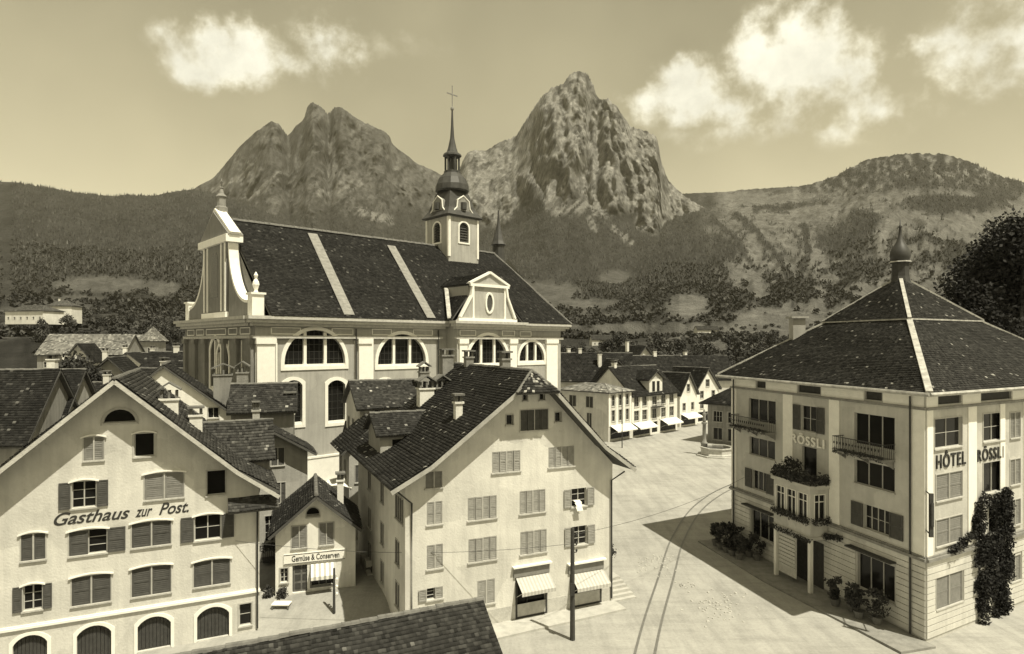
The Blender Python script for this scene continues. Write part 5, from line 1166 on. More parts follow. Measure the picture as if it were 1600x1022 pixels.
# balconies on the shaded wall
def balcony(F, u0, u1, z, out=.9, flowers=True, seed=1):
    mb = MB(HT.loc); mb.box(F, u0, u1, z-.14, z, .01, out)
    for i in range(3): u = u0+.15+(u1-u0-.3)*i/2; mb.hexa([F.P(u-.06, z-.6, .01), F.P(u+.06, z-.6, .01), F.P(u+.06, z-.55, .05), F.P(u-.06, z-.55, .05), F.P(u-.06, z-.14, .01), F.P(u+.06, z-.14, .01), F.P(u+.06, z-.14, out-.1), F.P(u-.06, z-.14, out-.1)])
    b = mb.build('balcony', 'stone_dark', HT); r = MB(HT.loc); n = int((u1-u0)/.13)
    for i in range(n+1): u = u0+.02+(u1-u0-.04)*i/n; r.bar(F.P(u, z, out-.04), F.P(u, z+.9, out-.04), .02)
    for e in (u0+.02, u1-.02):
        for k in range(5): r.bar(F.P(e, z, .1+k*.16), F.P(e, z+.9, .1+k*.16), .02)
        r.bar(F.P(e, z+.9, .02), F.P(e, z+.9, out-.03), .045)
    r.bar(F.P(u0, z+.9, out-.04), F.P(u1, z+.9, out-.04), .05); r.bar(F.P(u0, z+.12, out-.04), F.P(u1, z+.12, out-.04), .03)
    for i in range(n//2): u = u0+.13+(u1-u0-.26)*i/(n//2); r.lathe(F.P(u, z+.5, out-.04), [(.01, -.1), (.06, 0), (.01, .1)], 5)
    r.build('railing', 'iron', b)
    if flowers:
        V, Fq = leaf_cloud([(tuple(F.P(u0+(u1-u0)*(i+.5)/8, z+.02, out-.02)), (.22, .2, .22)) for i in range(8)], 500, .07, seed, HT.loc); place('flowers', mesh_np('flowers', V, [Fq]), 'leaf', b)['kind'] = 'stuff'
    return b
balcony(FLh, FLh.at(1155, 680)[0], FLh.at(1213, 680)[0], 10.15, seed=4); balcony(FLh, FLh.at(1318, 700)[0], FLh.at(1399, 710)[0], 10.0, seed=5)
# oriel over the entrance, with roof terrace
OD = 1.5; o0 = FLh.at(1209, 800, OD)[0]; o1 = FLh.at(1266, 800, OD)[0]
FO = Frame(FLh.P(o0, 0, OD), FLh.U); FOs = Frame(FLh.P(o1, 0, OD), -FLh.N); FOl = Frame(FLh.P(o0, 0, 0), FLh.N)
mb = MB(HT.loc); ow = o1-o0
for F_, l, ops in ((FO, ow, [(.3+k*(ow-.3)/3, (ow-.3)*(k+1)/3, 4.9, 6.7, 0) for k in range(3)]), (FOs, OD, [(.35, OD-.35, 4.9, 6.7, 0)]), (FOl, OD, [(.35, OD-.35, 4.9, 6.7, 0)])):
    F_.ops += ops; wall(mb, F_, [(0, 3.9), (l, 3.9), (l, 7.1), (0, 7.1)], .12)
mb.box(FO, -.15, ow+.15, 7.1, 7.35, -OD, .15); mb.box(FO, -.1, ow+.1, 3.7, 3.9, -OD, .1)
ori = mb.build('oriel', 'plaster_hotel', HT); mb = MB(HT.loc)
for F_ in (FO, FOs, FOl):
    for op in F_.ops: mb.poly([F_.P(a, b, -.1) for a, b in outline(op)])
mb.build('pane', 'glass', ori); mb = MB(HT.loc)
for F_ in (FO, FOs, FOl):
    for op in F_.ops: band(mb, F_, op, .05, -.02, .03); mb.box(F_, (op[0]+op[1])/2-.025, (op[0]+op[1])/2+.025, op[2], op[3], -.09, -.04); mb.box(F_, op[0], op[1], op[3]-.5, op[3]-.45, -.088, -.042)
mb.build('glazing_frame', 'trim_white', ori)
V, Fq = leaf_cloud([(tuple(FO.P(ow*(i+.5)/9, 4.95, .12)), (.3, .25, .28)) for i in range(9)]+[(tuple(FOs.P(.3+i*.5, 4.95, .12)), (.25, .25, .28)) for i in range(4)], 1300, .085, 8, HT.loc); place('window_box_plants', mesh_np('window_box_plants', V, [Fq]), 'leaf', ori)
V, Fq = leaf_cloud([(tuple(FO.P(ow*(i+.5)/10, 7.75+.12*math.sin(i), .0)), (.36, .34, .45)) for i in range(10)]+[(tuple(FOs.P(.3+i*.45, 7.7, 0)), (.3, .3, .4)) for i in range(4)]+[(tuple(FO.P(.3, 8.2, -1)), (.45, .45, .5)), (tuple(FO.P(1.4, 8.3, -.8)), (.4, .4, .4))], 2600, .10, 9, HT.loc)
place('terrace_plants', mesh_np('terrace_plants', V, [Fq]), 'leaf', ori)
V, Fq = leaf_cloud([(tuple(FO.P(-.2+(ow+.4)*(i+.5)/10, 3.72, .12)), (.3, .2, .18)) for i in range(10)]+[(tuple(FLh.P(o1+.3*i, 3.9+.06*i, .35)), (.3, .25, .2)) for i in range(5)], 1100, .08, 10, HT.loc); place('creeper', mesh_np('creeper', V, [Fq]), 'leaf', ori)
for a, d in ((.12, -.12), (ow-.12, -.12)): mb = MB(HT.loc); mb.box(FO, a-.12, a+.12, 0, 3.7, d-.12, d+.12); pc = mb.build('porch_post', 'plaster_white', HT); mb = MB(HT.loc)
for i in range(9): mb.box(FO, .3, ow*.55, 1.0+i*.27, 1.2+i*.27, -.2, -.14)
mb.box(FO, .24, ow*.57, .5, 3.5, -.25, -.21); mb.build('porch_screen', 'curtain', pc)
mb = MB(HT.loc); mb.box(FLh, o0+.5, o1-.4, .1, 3.2, .06, .12); mb.build('entrance_door', 'wood_dark', HT)
# lettering
ua_, _ = FLh.at(1238, 690); ub_, _ = FLh.at(1292, 690)
text('RÖSSLI', FLh, ua_+.1, 9.72, ub_-ua_-.2, .78, .12, 'letter_light', HT, HT.loc, bold=.01, extr=.05, space=1.25, name='raised_letters')
ua_, _ = FRh.at(1462, 715); ub_, _ = FRh.at(1508, 710)
text('HÔTEL', FRh, ua_, 9.75, ub_-ua_, 1.0, .034, 'letter_dark', HT, HT.loc, space=1.2, bold=.01, extr=.03, name='painted_name')
ua_, _ = FRh.at(1526, 705); text('RÖSSLI', FRh, ua_, 9.75, 3.1, .9, .034, 'letter_dark', HT, HT.loc, space=1.2, bold=.01, extr=.03, name='painted_name')
u_ = FLh.at(1425, 700)[0]; pipe(HT, FLh, u_, .2, 13.9, d=.15, r=.06); pipe(HT, FLh, .45, .2, 13.9, d=.15, r=.06)
# hanging sign at the corner, read edge on
mb = MB(HT.loc); p = FRh.P(0, 0, 0)
for zz in (8.6, 6.4): mb.bar(HB+Z*zz, HB+Z*zz-FLh.U*.0+Vector((-.35, -.95, 0)), .05)
e = HB+Vector((-.35, -.95, 0)); mb.bar(e+Z*6.3, e+Z*8.7, .22, .1); mb.bar(e+Z*6.9+Vector((.02, -.06, 0)), e+Z*8.2+Vector((.02, -.06, 0)), .14, .1); mb.build('hanging_sign', 'wood_dark', HT)
# awning hoods over the ground floor windows
for x0, x1 in ((1167, 1213), (1330, 1402)):
    a, b = FLh.at(x0, 790)[0], FLh.at(x1, 850)[0]; b = min(b, LL-.6) if x1 > 1300 else b; mb = MB(HT.loc); mb.box(FLh, a, b, 3.85, 3.95, .06, .55); mb.build('window_hood', 'wood_dark', HT)
# ivy climbing the sunny wall
el = []
r_ = random.Random(3)
for i in range(190):
    u = 5.0+r_.uniform(0, 4.0); z = r_.uniform(.2, 7.6)
    if u < 5.2 and z > 6.5: continue
    if 5.5 < u < 7.2 and 5.1 < z < 7.0: continue
    el.append((tuple(FRh.P(u, z, .12+r_.uniform(0, .22))), (.34, .2, .42)))
for i in range(6): el.append((tuple(FRh.P(2.3+i*.45, ZB+.35+.12*i, .25)), (.35, .25, .22)))
V, Fq = leaf_cloud(el, 15000, .10, 12, HT.loc); place('ivy', mesh_np('ivy', V, [Fq]), 'leaf_black', HT)
# ================================================================== shop row across the square
SHT = dict(tw=.4, th=.4, val=.035, fleck=.02, fv=.2, sag=.05)
P2 = Vector((.73, .683, 0)).normalized()
h = House('corner_shop', 'white flat roofed corner building with sunlit narrow front on the square', (8.8, 114.6, 0), (.7, -.7), 10.8, 6.5, V=(.73, .683), cat='building', wm='plaster_cream', tile=dict(tw=.5, th=.5, val=.34, fleck=.1, sag=.02))
h.hip(8.5, 9.5, over=.5)
for u in (2.2, 6.0):
    window(h, h.front, u, u+1.5, 5.6, 7.5, style='closed', sm='shutter_dark'); window(h, h.front, u+.2, u+1.2, 2.0, 4.6, sm='shutter_dark')
for v in (.9, 2.9, 4.9):
    window(h, h.right, v, v+.9, 6.0, 7.9, style='bare', grid=(2, 2)); window(h, h.right, v, v+.9, 3.4, 5.3, style='bare', grid=(2, 2))
mb = MB(h.loc)
for v in (.05, 2.1, 4.1, 6.05): mb.box(h.right, v, v+.4, 2.6, 8.3, .004, .08)
mb.build('pilaster', 'trim_white', h); h.right.ops.append((.6, 5.9, .4, 2.5, 0)); mb = MB(h.loc); mb.poly([h.right.P(a, b, -.15) for a, b in ((.6, .4), (5.9, .4), (5.9, 2.5), (.6, 2.5))]); mb.build('shop_window', 'glass', h)
awning(h, h.right, .4, 6.1, 2.75, .8, 1.7, stripes=2, mats=('cloth_white', 'cloth_white')); h.finish()
h = House('dormer_shop', 'long white shop building with central dormer gable and two white awnings', (21.25, 111.6, 0), P2, 14.8, 10, cat='building', wm='plaster_white', tile=SHT)
h.cross(7.6, 12.3, over=.5, verge=.2); F = h.front
for u in (.8, 3.3, 6.4, 9.3, 12.1):
    window(h, F, u, u+1.5, 5.4, 7.2, style='bare', grid=(3, 2), fm='curtain', casing=.08); window(h, F, u, u+1.5, 2.9, 4.7, style='bare', grid=(3, 2), fm='curtain', casing=.08)
for a, b in ((.5, 5.6), (9.0, 14.2), (6.3, 8.1)):
    F.ops.append((a, b, .3, 2.3, 0)); mb = MB(h.loc); mb.poly([F.P(x, y, -.15) for x, y in ((a, .3), (b, .3), (b, 2.3), (a, 2.3))]); mb.build('shop_window', 'glass', h)
awning(h, F, .4, 5.8, 2.6, .8, 1.7, stripes=2, mats=('cloth_white', 'cloth_white')); awning(h, F, 9, 14.3, 2.6, .8, 1.7, stripes=2, mats=('cloth_white', 'cloth_white'))
mb = MB(h.loc); mb.box(F, 5.9, 9.0, 5.0, 5.12, .02, 1.0)
for i in range(14): mb.box(F, 5.95+i*.22, 5.98+i*.22, 5.12, 5.9, .94, .97)
mb.box(F, 5.9, 9.0, 5.9, 5.97, .92, 1.0); mb.build('balcony', 'iron', h)
mb = MB(h.loc); mb.box(F, 5.4, 9.6, 7.0, 10.2, -3.5, .06); dm = mb.build('dormer', 'plaster_white', h)
for u in (6.3, 7.8):
    mb = MB(h.loc); mb.box(F, u, u+.9, 7.9, 9.8, .062, .075); mb.build('dormer_window', 'glass', dm)
mb = MB(h.loc); prism(mb, F, [(5.2, 10.2), (9.8, 10.2), (7.5, 11.6)], -3, .02); mb.build('dormer_gable', 'stone', dm)
for sg in (-1, 1):
    q = [F.P(7.5+sg*2.8, 10.0, .5), F.P(7.5+sg*2.8, 10.0, -4), F.P(7.5, 11.8, -4), F.P(7.5, 11.8, .5)]
    q = q if sg > 0 else [q[1], q[0], q[3], q[2]]
    slab(h.sl, *q, t=.1); h.tl.slope(*q, **SHT)
for i in range(5):
    mb = MB(h.loc); mb.box(F, (.05, 2.6, 5.3, 8.6, 11.3)[i], (.05, 2.6, 5.3, 8.6, 11.3)[i]+.35, 2.6, 7.5, .004, .09); mb.build('pilaster', 'trim_white', h)
h.chimney(1.5, 5, 10.5, 13.2, .7, .7); h.finish()
def gable_shop(name, label, O, U, L, D, hw_, rz, n, rows, aw=True, wm='plaster_white'):
    h = House(name, label, O, U, L, D, cat='house', wm=wm, tile=SHT); h.gable(hw_, rz, .5, over=.4, verge=.5); F = h.front
    for z0 in rows:
        for i in range(n): u = L*(i+.5)/n; window(h, F, u-.55, u+.55, z0, z0+1.5, style='bare', grid=(2, 2), casing=.08)
    window(h, F, L/2-.6, L/2+.6, hw_+.4, hw_+1.9, style='bare', grid=(2, 2), casing=.08)
    F.ops.append((.6, L-.6, .3, 2.3, 0)); mb = MB(h.loc); mb.poly([F.P(x, y, -.15) for x, y in ((.6, .3), (L-.6, .3), (L-.6, 2.3), (.6, 2.3))]); mb.build('shop_window', 'glass', h)
    if aw: awning(h, F, .4, L-.5, 2.6, .7, 1.7, stripes=2, mats=('cloth_white', 'cloth_white'))
    h.finish(); return h
gable_shop('narrow_gable_house', 'narrow white gabled shop beside the long dormer building', (33.6, 125.6, 0), P2, 6.4, 9, 6.6, 10.6, 2, (3.2,))
gable_shop('far_gable_house', 'white gabled house at the far corner of the square behind the narrow shop', (38.6, 131.5, 0), (.82, .57), 7.5, 9, 7.2, 11.4, 2, (3.0, 5.2), aw=False)
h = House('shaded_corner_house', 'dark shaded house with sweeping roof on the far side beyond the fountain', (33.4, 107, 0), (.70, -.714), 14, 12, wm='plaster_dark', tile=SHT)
h.hip(6.7, 11.2, over=1.1); 
for u in (1.0, 3.6, 6.2, 9): window(h, h.front, u, u+1.6, 3.6, 5.4, style='bare', grid=(3, 2), fm='curtain'); window(h, h.front, u, u+1.6, .6, 2.6, style='bare', grid=(2, 1))
h.finish()
# roofs of the town behind: each a house of its own
def bh(name, label, px, Y, z, U, L, D, hw_, rz, kind='cross', wm='plaster_cream', val=.035, rows=((3, 1.2), (3, 3.8)), chim=True, cat='house', group=None, fl=.02):
    h = House(name, label, ((px-CX)/FPX*Y, Y, z), U, L, D, wm=wm, cat=cat, group=group, tile=dict(tw=.45 if Y > 70 else .24, th=.45 if Y > 70 else .26, val=val, fleck=fl, fv=.2, sag=.06))
    {'cross': h.cross, 'gable': h.gable, 'hip': h.hip}[kind](hw_, rz, over=.6)
    for n, z0 in rows:
        for i in range(n):
            u = L*(i+.5)/n; window(h, h.front, u-.45, u+.45, z0, z0+1.3, style='bare', grid=(2, 2), casing=.08)
    if chim: h.chimney(L*.3, D*.5, rz-1.5, rz+1.2, .7, .7)
    h.finish(); return h
def tz(px, Y):
    i = np.clip(np.searchsorted(Ys, Y), 0, len(Ys)-1); j = np.clip(np.searchsorted(pxs, px), 0, len(pxs)-1); return float(ZD[i, j])
bh('town_house', 'long dark roof behind the corner shop nearest the church', 872, 128, 0, (.95, -.1), 15, 10, 9.5, 14.6)
bh('town_house', 'gabled house with one dark attic window behind the corner shop', 930, 124, 0, (.97, .2), 9, 10, 8.8, 13.4, 'gable', rows=((1, 9.6),))
bh('town_house', 'long low roof behind the dormer building', 985, 138, 0, (.99, .1), 24, 10, 9, 13.8)
bh('town_house', 'dark roofed house at the foot of the orchard behind the far gabled house', 1070, 146, 0, (.9, .4), 14, 10, 9, 13.5)
bh('town_house', 'house with white end wall between church choir and corner shop', 880, 142, 1, (.9, .3), 11, 9, 9.5, 13.4, 'gable', wm='plaster_white')
bh('town_house', 'half hidden tiled house with steep gable in the orchard trees', 985, 165, 1, (.8, .5), 10, 9, 10, 15, 'gable')
# west side of the town, left of the church
bh('dark_roof_house', 'dark roofed house with pale gable end beside the inn roof', 20, 56, 0, (.98, .2), 3.6, 9, 9.2, 14.2, wm='plaster_grey', val=.03)
bh('dark_roof_barn', 'broad dark barn beyond the pale gable end beside the inn', -130, 50, 0, (.98, .2), 7.6, 10, 9.0, 14.4, wm='plaster_dark', val=.03, chim=False, cat='barn')
bh('stucco_house', 'small pale house with light chimney in the gap behind the inn', 62, 60, 0, (.97, .25), 6, 6, 6.6, 8.6, wm='plaster_white')
bh('old_house', 'old house with low dark roof below the bright farmhouse', 108, 78, 0, (.97, .2), 9, 8, 8.5, 11.6, wm='plaster_grey')
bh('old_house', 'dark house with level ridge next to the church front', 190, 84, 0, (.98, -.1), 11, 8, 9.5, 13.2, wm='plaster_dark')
bh('old_house', 'house with pale gable and dark roof beneath the small pavilion', 120, 100, 1, (.95, .3), 9, 9, 9, 13.4, 'gable', wm='plaster_cream')
bh('old_house', 'long dark roof reaching to the church front', 215, 105, 1, (.99, .05), 14, 9, 10.5, 14.2, wm='plaster_dark')
bh('old_house', 'low dark roof just below the wide sunlit farmhouse', 20, 92, 0, (.98, .1), 11, 9, 8.2, 12, wm='plaster_grey')
h = bh('farmhouse', 'wide farmhouse with pale sunlit roof below the orchard', 58, 150, 3, (.98, .16), 19, 12, 11.2, 15.8, wm='plaster_dark', val=.30, fl=.05, chim=False, rows=((5, 8),))
bh('farm_wing', 'dark gabled wing with white front before the wide farmhouse', 100, 141, 3, (.96, .25), 5.5, 9, 10, 13.6, 'gable', wm='plaster_cream', chim=False, rows=((2, 7),))
Yv = 330
bh('villa', 'long white villa with low hipped roof on the meadow above the farmhouse', 8, Yv, 27, (.98, -.2), 24, 12, 6.5, 9.5, 'hip', wm='plaster_white', val=.12, rows=((6, 2.0),), chim=False, cat='villa')
bh('villa', 'smaller white villa with chimney beside the long villa above the farmhouse', 72, Yv+12, 28, (.98, .1), 13, 10, 9, 12, 'hip', wm='plaster_white', val=.14, rows=((3, 3),), chim=True, cat='villa')
h = bh('garden_pavilion', 'little pavilion with steep pointed pale roof', 219, 190, 12, (.99, .1), 5.2, 5.2, 5.4, 9.6, 'hip', wm='plaster_dark', val=.34, chim=False, rows=((1, 2),), cat='pavilion')
h = House('arcade_wall', 'long low white arcade wall with arched openings by the pavilion', ((138-CX)/FPX*195, 195, 12), (.99, .1), 15, 4, wm='plaster_cream', cat='wall', tile=dict(tw=.5, th=.5, val=.3))
h.cross(6.0, 7.2, over=.3)
for i in range(5): a = .8+i*2.9; op = (a, a+1.7, 1.5, 4.6, .83); h.front.ops.append(op); mb = MB(h.loc); mb.poly([h.front.P(p[0], p[1], -.3) for p in outline(op)]); mb.build('arch', 'glass', h)
h.finish()
for px, Y, nm, lb in ((925, 520, 'hillside_barn', 'pale barn with bright gable in the meadow behind the town'), (1090, 560, 'hillside_barn', 'long low barn at the edge of the wood behind the town')):
    bh(nm, lb, px, Y, tz(px, Y)-1, (.98, .1), 20, 9, 6, 9.5, wm='plaster_cream', chim=False, rows=((4, 2),), cat='barn', val=.06)
for px, Y, z, U_, L_, D_, hw_, rz_, kd_, wm_, lb_ in (
    (88, 66, 0, (.97, .2), 5, 5, 6.8, 9.6, 'gable', 'plaster_cream', 'little gabled house with pale front wedged behind the dark roofed house'),
    (140, 70, 0, (.98, .1), 5.5, 5, 7.4, 9.8, 'cross', 'plaster_white', 'small white walled house under a dark ridge behind the inn ridge'),
    (176, 76, 0, (.95, .3), 5, 6, 8.2, 11.2, 'gable', 'plaster_grey', 'slim grey gabled house among the roofs behind the inn'),
    (238, 74, 0, (.98, .1), 6, 5, 9.4, 11.6, 'cross', 'plaster_cream', 'low cream house beside the white gable'),
    (262, 92, 1, (.97, -.15), 7, 6, 10.2, 13.0, 'cross', 'plaster_grey', 'dark ridged house in the shadow of the church front'),
    (60, 118, 1, (.98, .1), 9, 7, 9.0, 12.2, 'hip', 'plaster_cream', 'hip roofed house under the wide farmhouse'),
    (165, 125, 1, (.96, .25), 8, 7, 10.4, 13.8, 'gable', 'plaster_white', 'bright gabled house below the arcade wall'),
    (205, 132, 2, (.98, .1), 9, 7, 9.6, 12.6, 'cross', 'plaster_grey', 'broad dark roofed house below the pavilion')):
    bh('old_house', lb_, px, Y, z, U_, L_, D_, hw_, rz_, kd_, wm=wm_, rows=((2, hw_-1.9),))
# ================================================================== square: fountain, pavements, rails, poles
def disc(name, c, r, n, z0, z1, m, parent, rin=None):
    mb = MB(parent.loc)
    pr = [(r, z0), (r, z1)]+([(rin, z1), (rin, z0)] if rin else [])
    mb.lathe(c, pr, n); return mb.build(name, m, parent)
fc = gpx(1120, 712); FN = Root('fountain', 'octagonal stone fountain basin with statue on a tall column', 'fountain', fc)
disc('step', fc, 3.0, 8, 0, .22, 'stone', FN); mb = MB(fc)
mb.lathe(fc, [(2.35, .22), (2.5, .3), (2.35, .5), (2.35, 1.15), (2.5, 1.2), (2.5, 1.35), (2.15, 1.35), (2.15, .5)], 8); mb.build('basin', 'stone', FN)
disc('water', fc, 2.16, 8, .5, 1.1, 'water', FN)
cc = fc+Vector((-1.7, .6, 0)); mb = MB(fc); mb.lathe(cc, [(.5, .2), (.5, 1.7), (.6, 1.8), (.36, 1.95), (.3, 2.4), (.26, 4.6), (.42, 4.75), (.42, 4.95)], 10); mb.build('column', 'stone_dark', FN, True)
mb = MB(fc); mb.lathe(cc+Z*4.95, [(.24, 0), (.28, .35), (.2, .8), (.3, 1.15), (.24, 1.4), (.1, 1.5), (.15, 1.65), (.14, 1.8), (.03, 1.95)], 9); mb.bar(cc+Z*6.0+Vector((.22, 0, 0)), cc+Z*6.4+Vector((.45, -.1, 0)), .1); mb.bar(cc+Z*4.95+Vector((.5, -.1, 0)), cc+Z*7.1+Vector((.5, -.1, 0)), .04); mb.build('statue', 'stone_dark', FN, True)
# tram rails curving across the square
def smooth_line(pts, n=60):
    out = []; P_ = [pts[0]]+pts+[pts[-1]]
    for i in range(1, len(P_)-2):
        a, b, c, d = P_[i-1:i+3]
        for k in range(n//(len(pts)-1)):
            t = k/(n//(len(pts)-1)); out.append(.5*((2*b)+(c-a)*t+(2*a-5*b+4*c-d)*t*t+(3*b-a-3*c+d)*t**3))
    out.append(pts[-1]); return out
cl_ = smooth_line([gpx(x, y) for x, y in ((975, 1180), (1015, 990), (1040, 905), (1058, 845), (1085, 800), (1115, 775), (1150, 758), (1215, 738))])
tk_ = Root('tram_track', 'pair of steel rails curving across the square', 'rails', cl_[0])
for sd_ in (-.52, .52):
    mb = MB(tk_.loc); L_ = []
    for i, p in enumerate(cl_):
        d = (cl_[min(i+1, len(cl_)-1)]-cl_[max(i-1, 0)]).normalized(); L_.append(p+Vector((d.y, -d.x, 0))*sd_)
    for i in range(len(L_)-1):
        a, b = L_[i], L_[i+1]; d = (b-a).normalized(); s_ = Vector((d.y, -d.x, 0))*.07
        mb.add([a-s_+Z*.035, a+s_+Z*.035, b+s_+Z*.035, b-s_+Z*.035], [(0, 1, 2, 3)])
        
    mb.build('rail', 'rail', tk_)
# worn cobbles showing through beside the track
cob = []
r_ = random.Random(8); mb = MB()
for (x, y, w, hh, k) in ((1022, 880, 26, 14, 60), (1125, 950, 34, 20, 70), (1080, 915, 18, 8, 20)):
    for i in range(k):
        p = gpx(x+r_.gauss(0, w*.6), y+r_.gauss(0, hh*.6)); a = r_.uniform(0, 3); s_ = r_.uniform(.06, .13); c_, n_ = math.cos(a)*s_, math.sin(a)*s_
        mb.hexa([p+Vector((-c_, -n_, 0)), p+Vector((n_, -c_, 0)), p+Vector((c_, n_, 0)), p+Vector((-n_, c_, 0)), p+Vector((-c_*.8, -n_*.8, .055)), p+Vector((n_*.8, -c_*.8, .055)), p+Vector((c_*.8, n_*.8, .055)), p+Vector((-n_*.8, c_*.8, .055))])
o = mb.build('cobbles', 'kerb', None); o['kind'] = 'stuff'; o['label'] = 'worn pale cobbles showing through beside the tram track'; o['category'] = 'cobbles'
# pavement with kerb in front of the gabled house
def pavement(name, pts, z, m='kerb', z0=-.3):
    mb = MB(); n = len(pts); mb.add([Vector((p[0], p[1], z)) for p in pts]+[Vector((p[0], p[1], z0)) for p in pts], [list(range(n))]+[(i, n+i, n+(i+1) % n, (i+1) % n)[::-1] for i in range(n)])
    o = mb.build(name, m, None); o['kind'] = 'structure'; return o
a = M_.P(3, 0, 0); b = M_.P(13.4, 0, 0); pavement('pavement', [M_.P(-1, -2.0, 0), M_.P(13.9, -1.5, 0), M_.P(13.9, 0.02, 0), M_.P(-1, .02, 0)], .14)
pts = [FLh.P(-1.0, 0, 0), FLh.P(-1.0, 0, 2.6), FLh.P(8, 0, 3.0), FLh.P(LL+.6, 0, 2.4), FLh.P(LL+.6, 0, .0)]; pavement('pavement', [(p.x, p.y) for p in pts][::-1], .13, 'stone_dark')
# steps and potted tree at the corner of the gabled house
FRm = M_.right; ST = Root('steps', 'five stone steps at the corner of the pale gabled house', 'steps', FRm.P(1.2, 0, .6))
for i in range(6):
    mb = MB(ST.loc); mb.box(FRm, -.2+i*.28, 2.2, i*.18-.05, i*.18+.13, .03, 1.75-i*.06); mb.build('step', 'kerb', ST)
PT = Root('potted_tree', 'small leafy tree in a dark tub at the top of the steps', 'plant', FRm.P(1.75, 1.03, .8)); c = PT.loc
mb = MB(c); mb.lathe(c, [(.2, 0), (.28, .42), (.3, .45), (.24, .45), (.2, .3)], 10); mb.build('tub', 'wood_dark', PT); mb = MB(c); mb.tube([c+Z*.3, c+Z*.9, c+Z*1.3+Vector((.04, 0, 0))], [.04, .035, .025], 6); mb.build('trunk', 'bark', PT)
V, Fq = leaf_cloud([(tuple(c+Vector((dx, dy, dz))), (.3, .3, .28)) for dx, dy, dz in ((0, 0, 1.7), (.3, .1, 1.5), (-.3, 0, 1.55), (.1, -.2, 2.0), (-.15, .1, 1.95))], 420, .1, 5, c); place('crown', mesh_np('crown', V, [Fq]), 'leaf', PT)
# poles
def pole(name, label, base, top, r, arms, m='wood_dark'):
    R = Root(name, label, 'pole', base); mb = MB(R.loc); mb.tube([base, (base+top)/2, top], [r, r*.85, r*.7], 8); mb.build('shaft', m, R)
    for z_, l in arms:
        mb = MB(R.loc); mb.bar(base+Z*z_-Vector((l, .1, 0)), base+Z*z_+Vector((l, .1, 0)), .07, .09); a = mb.build('cross_arm', m, R)
        for s_ in (-.9, -.4, .4, .9): mb = MB(R.loc); mb.lathe(base+Z*(z_+.05)+Vector((l*s_, .1*s_, 0)), [(.02, 0), (.05, .06), (.06, .12), (.03, .18)], 6); mb.build('insulator', 'letter_light', a)
    return R
b_ = gpx(894.5, 1000); PL = pole('utility_pole', 'dark wooden utility pole rising in front of the shop awnings', b_, b_+Z*6.4, .15, [])
mb = MB(PL.loc)
for i, zz in enumerate((5.9, 5.4, 5.0)): mb.bar(b_+Z*zz, b_+Z*(zz+.05)+Vector((.22, -.1, 0)), .04); mb.lathe(b_+Z*(zz+.05)+Vector((.22, -.1, 0)), [(.02, 0), (.06, .07), (.06, .15), (.02, .2)], 6)
mb.bar(b_+Z*2.6-Vector((0, .16, 0)), b_+Z*3.3-Vector((0, .16, 0)), .22, .14); mb.build('fitting', 'iron', PL)
b_ = gpx(522, 962, .3); b2 = Vector(b_); PL2 = pole('service_post', 'slim post with white insulators beside the small shop', b2, b2+Z*2.9, .09, [], 'wood_dark')
for i, zz in enumerate((1.3, 1.75, 2.2)): mb = MB(PL2.loc); mb.lathe(b2+Z*zz+Vector((.17, 0, 0)), [(.02, -.06), (.08, 0), (.08, .08), (.02, .14)], 6); mb.bar(b2+Z*zz, b2+Z*zz+Vector((.15, 0, 0)), .03); mb.build('insulator', 'letter_light', PL2)
b_ = gpx(972, 700, 0); pole('street_pole', 'tall thin pole standing before the white awnings on the square', b_, b_+Z*9.5, .09, [(9.0, .5)], 'iron')
for (p, q, sag) in ((gpx(894.5, 1000)+Z*6.0, FLh.P(2, 6, .2), .5), (gpx(894.5, 1000)+Z*5.5, G.front.P(13, 5.5, .1), .6)):
    R = Root('overhead_wire', 'thin overhead wire strung from the utility pole to the '+('hotel' if q.x > 0 else 'inn'), 'wire', p); mb = MB(p); n = 14
    mb.tube([p+(q-p)*(i/n)-Z*sag*4*(i/n)*(1-i/n) for i in range(n+1)], .012, 4); mb.build('strand', 'iron', R)
# alley steps, barrows of the small shop, canvas
AS = Root('alley_steps', 'worn stone steps climbing the shaded alley', 'steps', (-8.2, 41, 0)); FA = Frame((-8.9, 39.5, 0), MU); VA = Vector((-.412, .911, 0))
for i in range(11):
    o_ = Vector((-8.6, 40.2, 0))+VA*(i*.55); Fi = Frame(o_, MU); mb = MB(AS.loc); zt_ = .12+i*.15; mb.box(Fi, 0, 2.0, -.3, zt_, -.62, 0); mb.build('step', 'stone', AS)
BX = Root('handcart', 'wooden handcart standing in the shaded alley', 'cart', (-9.6, 43.6, .3)); mb = MB(BX.loc); Fi = Frame((-10.1, 43.4, gz(np.array(-9.6), np.array(43.6))), MU)
mb.box(Fi, 0, 1.3, .5, .62, -.8, 0); mb.box(Fi, 0, 1.3, .62, .95, -.05, 0); mb.box(Fi, 0, 1.3, .62, .95, -.8, -.75); mb.box(Fi, 0, .05, .62, .95, -.75, -.05); mb.build('tray', 'curtain', BX)
for s_ in (.03, -.83):
    mb = MB(BX.loc); c = Fi.P(.65, .35, s_); mb.tube([c-Fi.N*.03, c+Fi.N*.03], .35, 12); mb.build('wheel', 'wood_dark', BX)
mb = MB(BX.loc); mb.bar(Fi.P(1.3, .55, -.1), Fi.P(2.2, .5, -.1), .05); mb.bar(Fi.P(1.3, .55, -.7), Fi.P(2.2, .5, -.7), .05); mb.build('handle', 'wood_dark', BX)
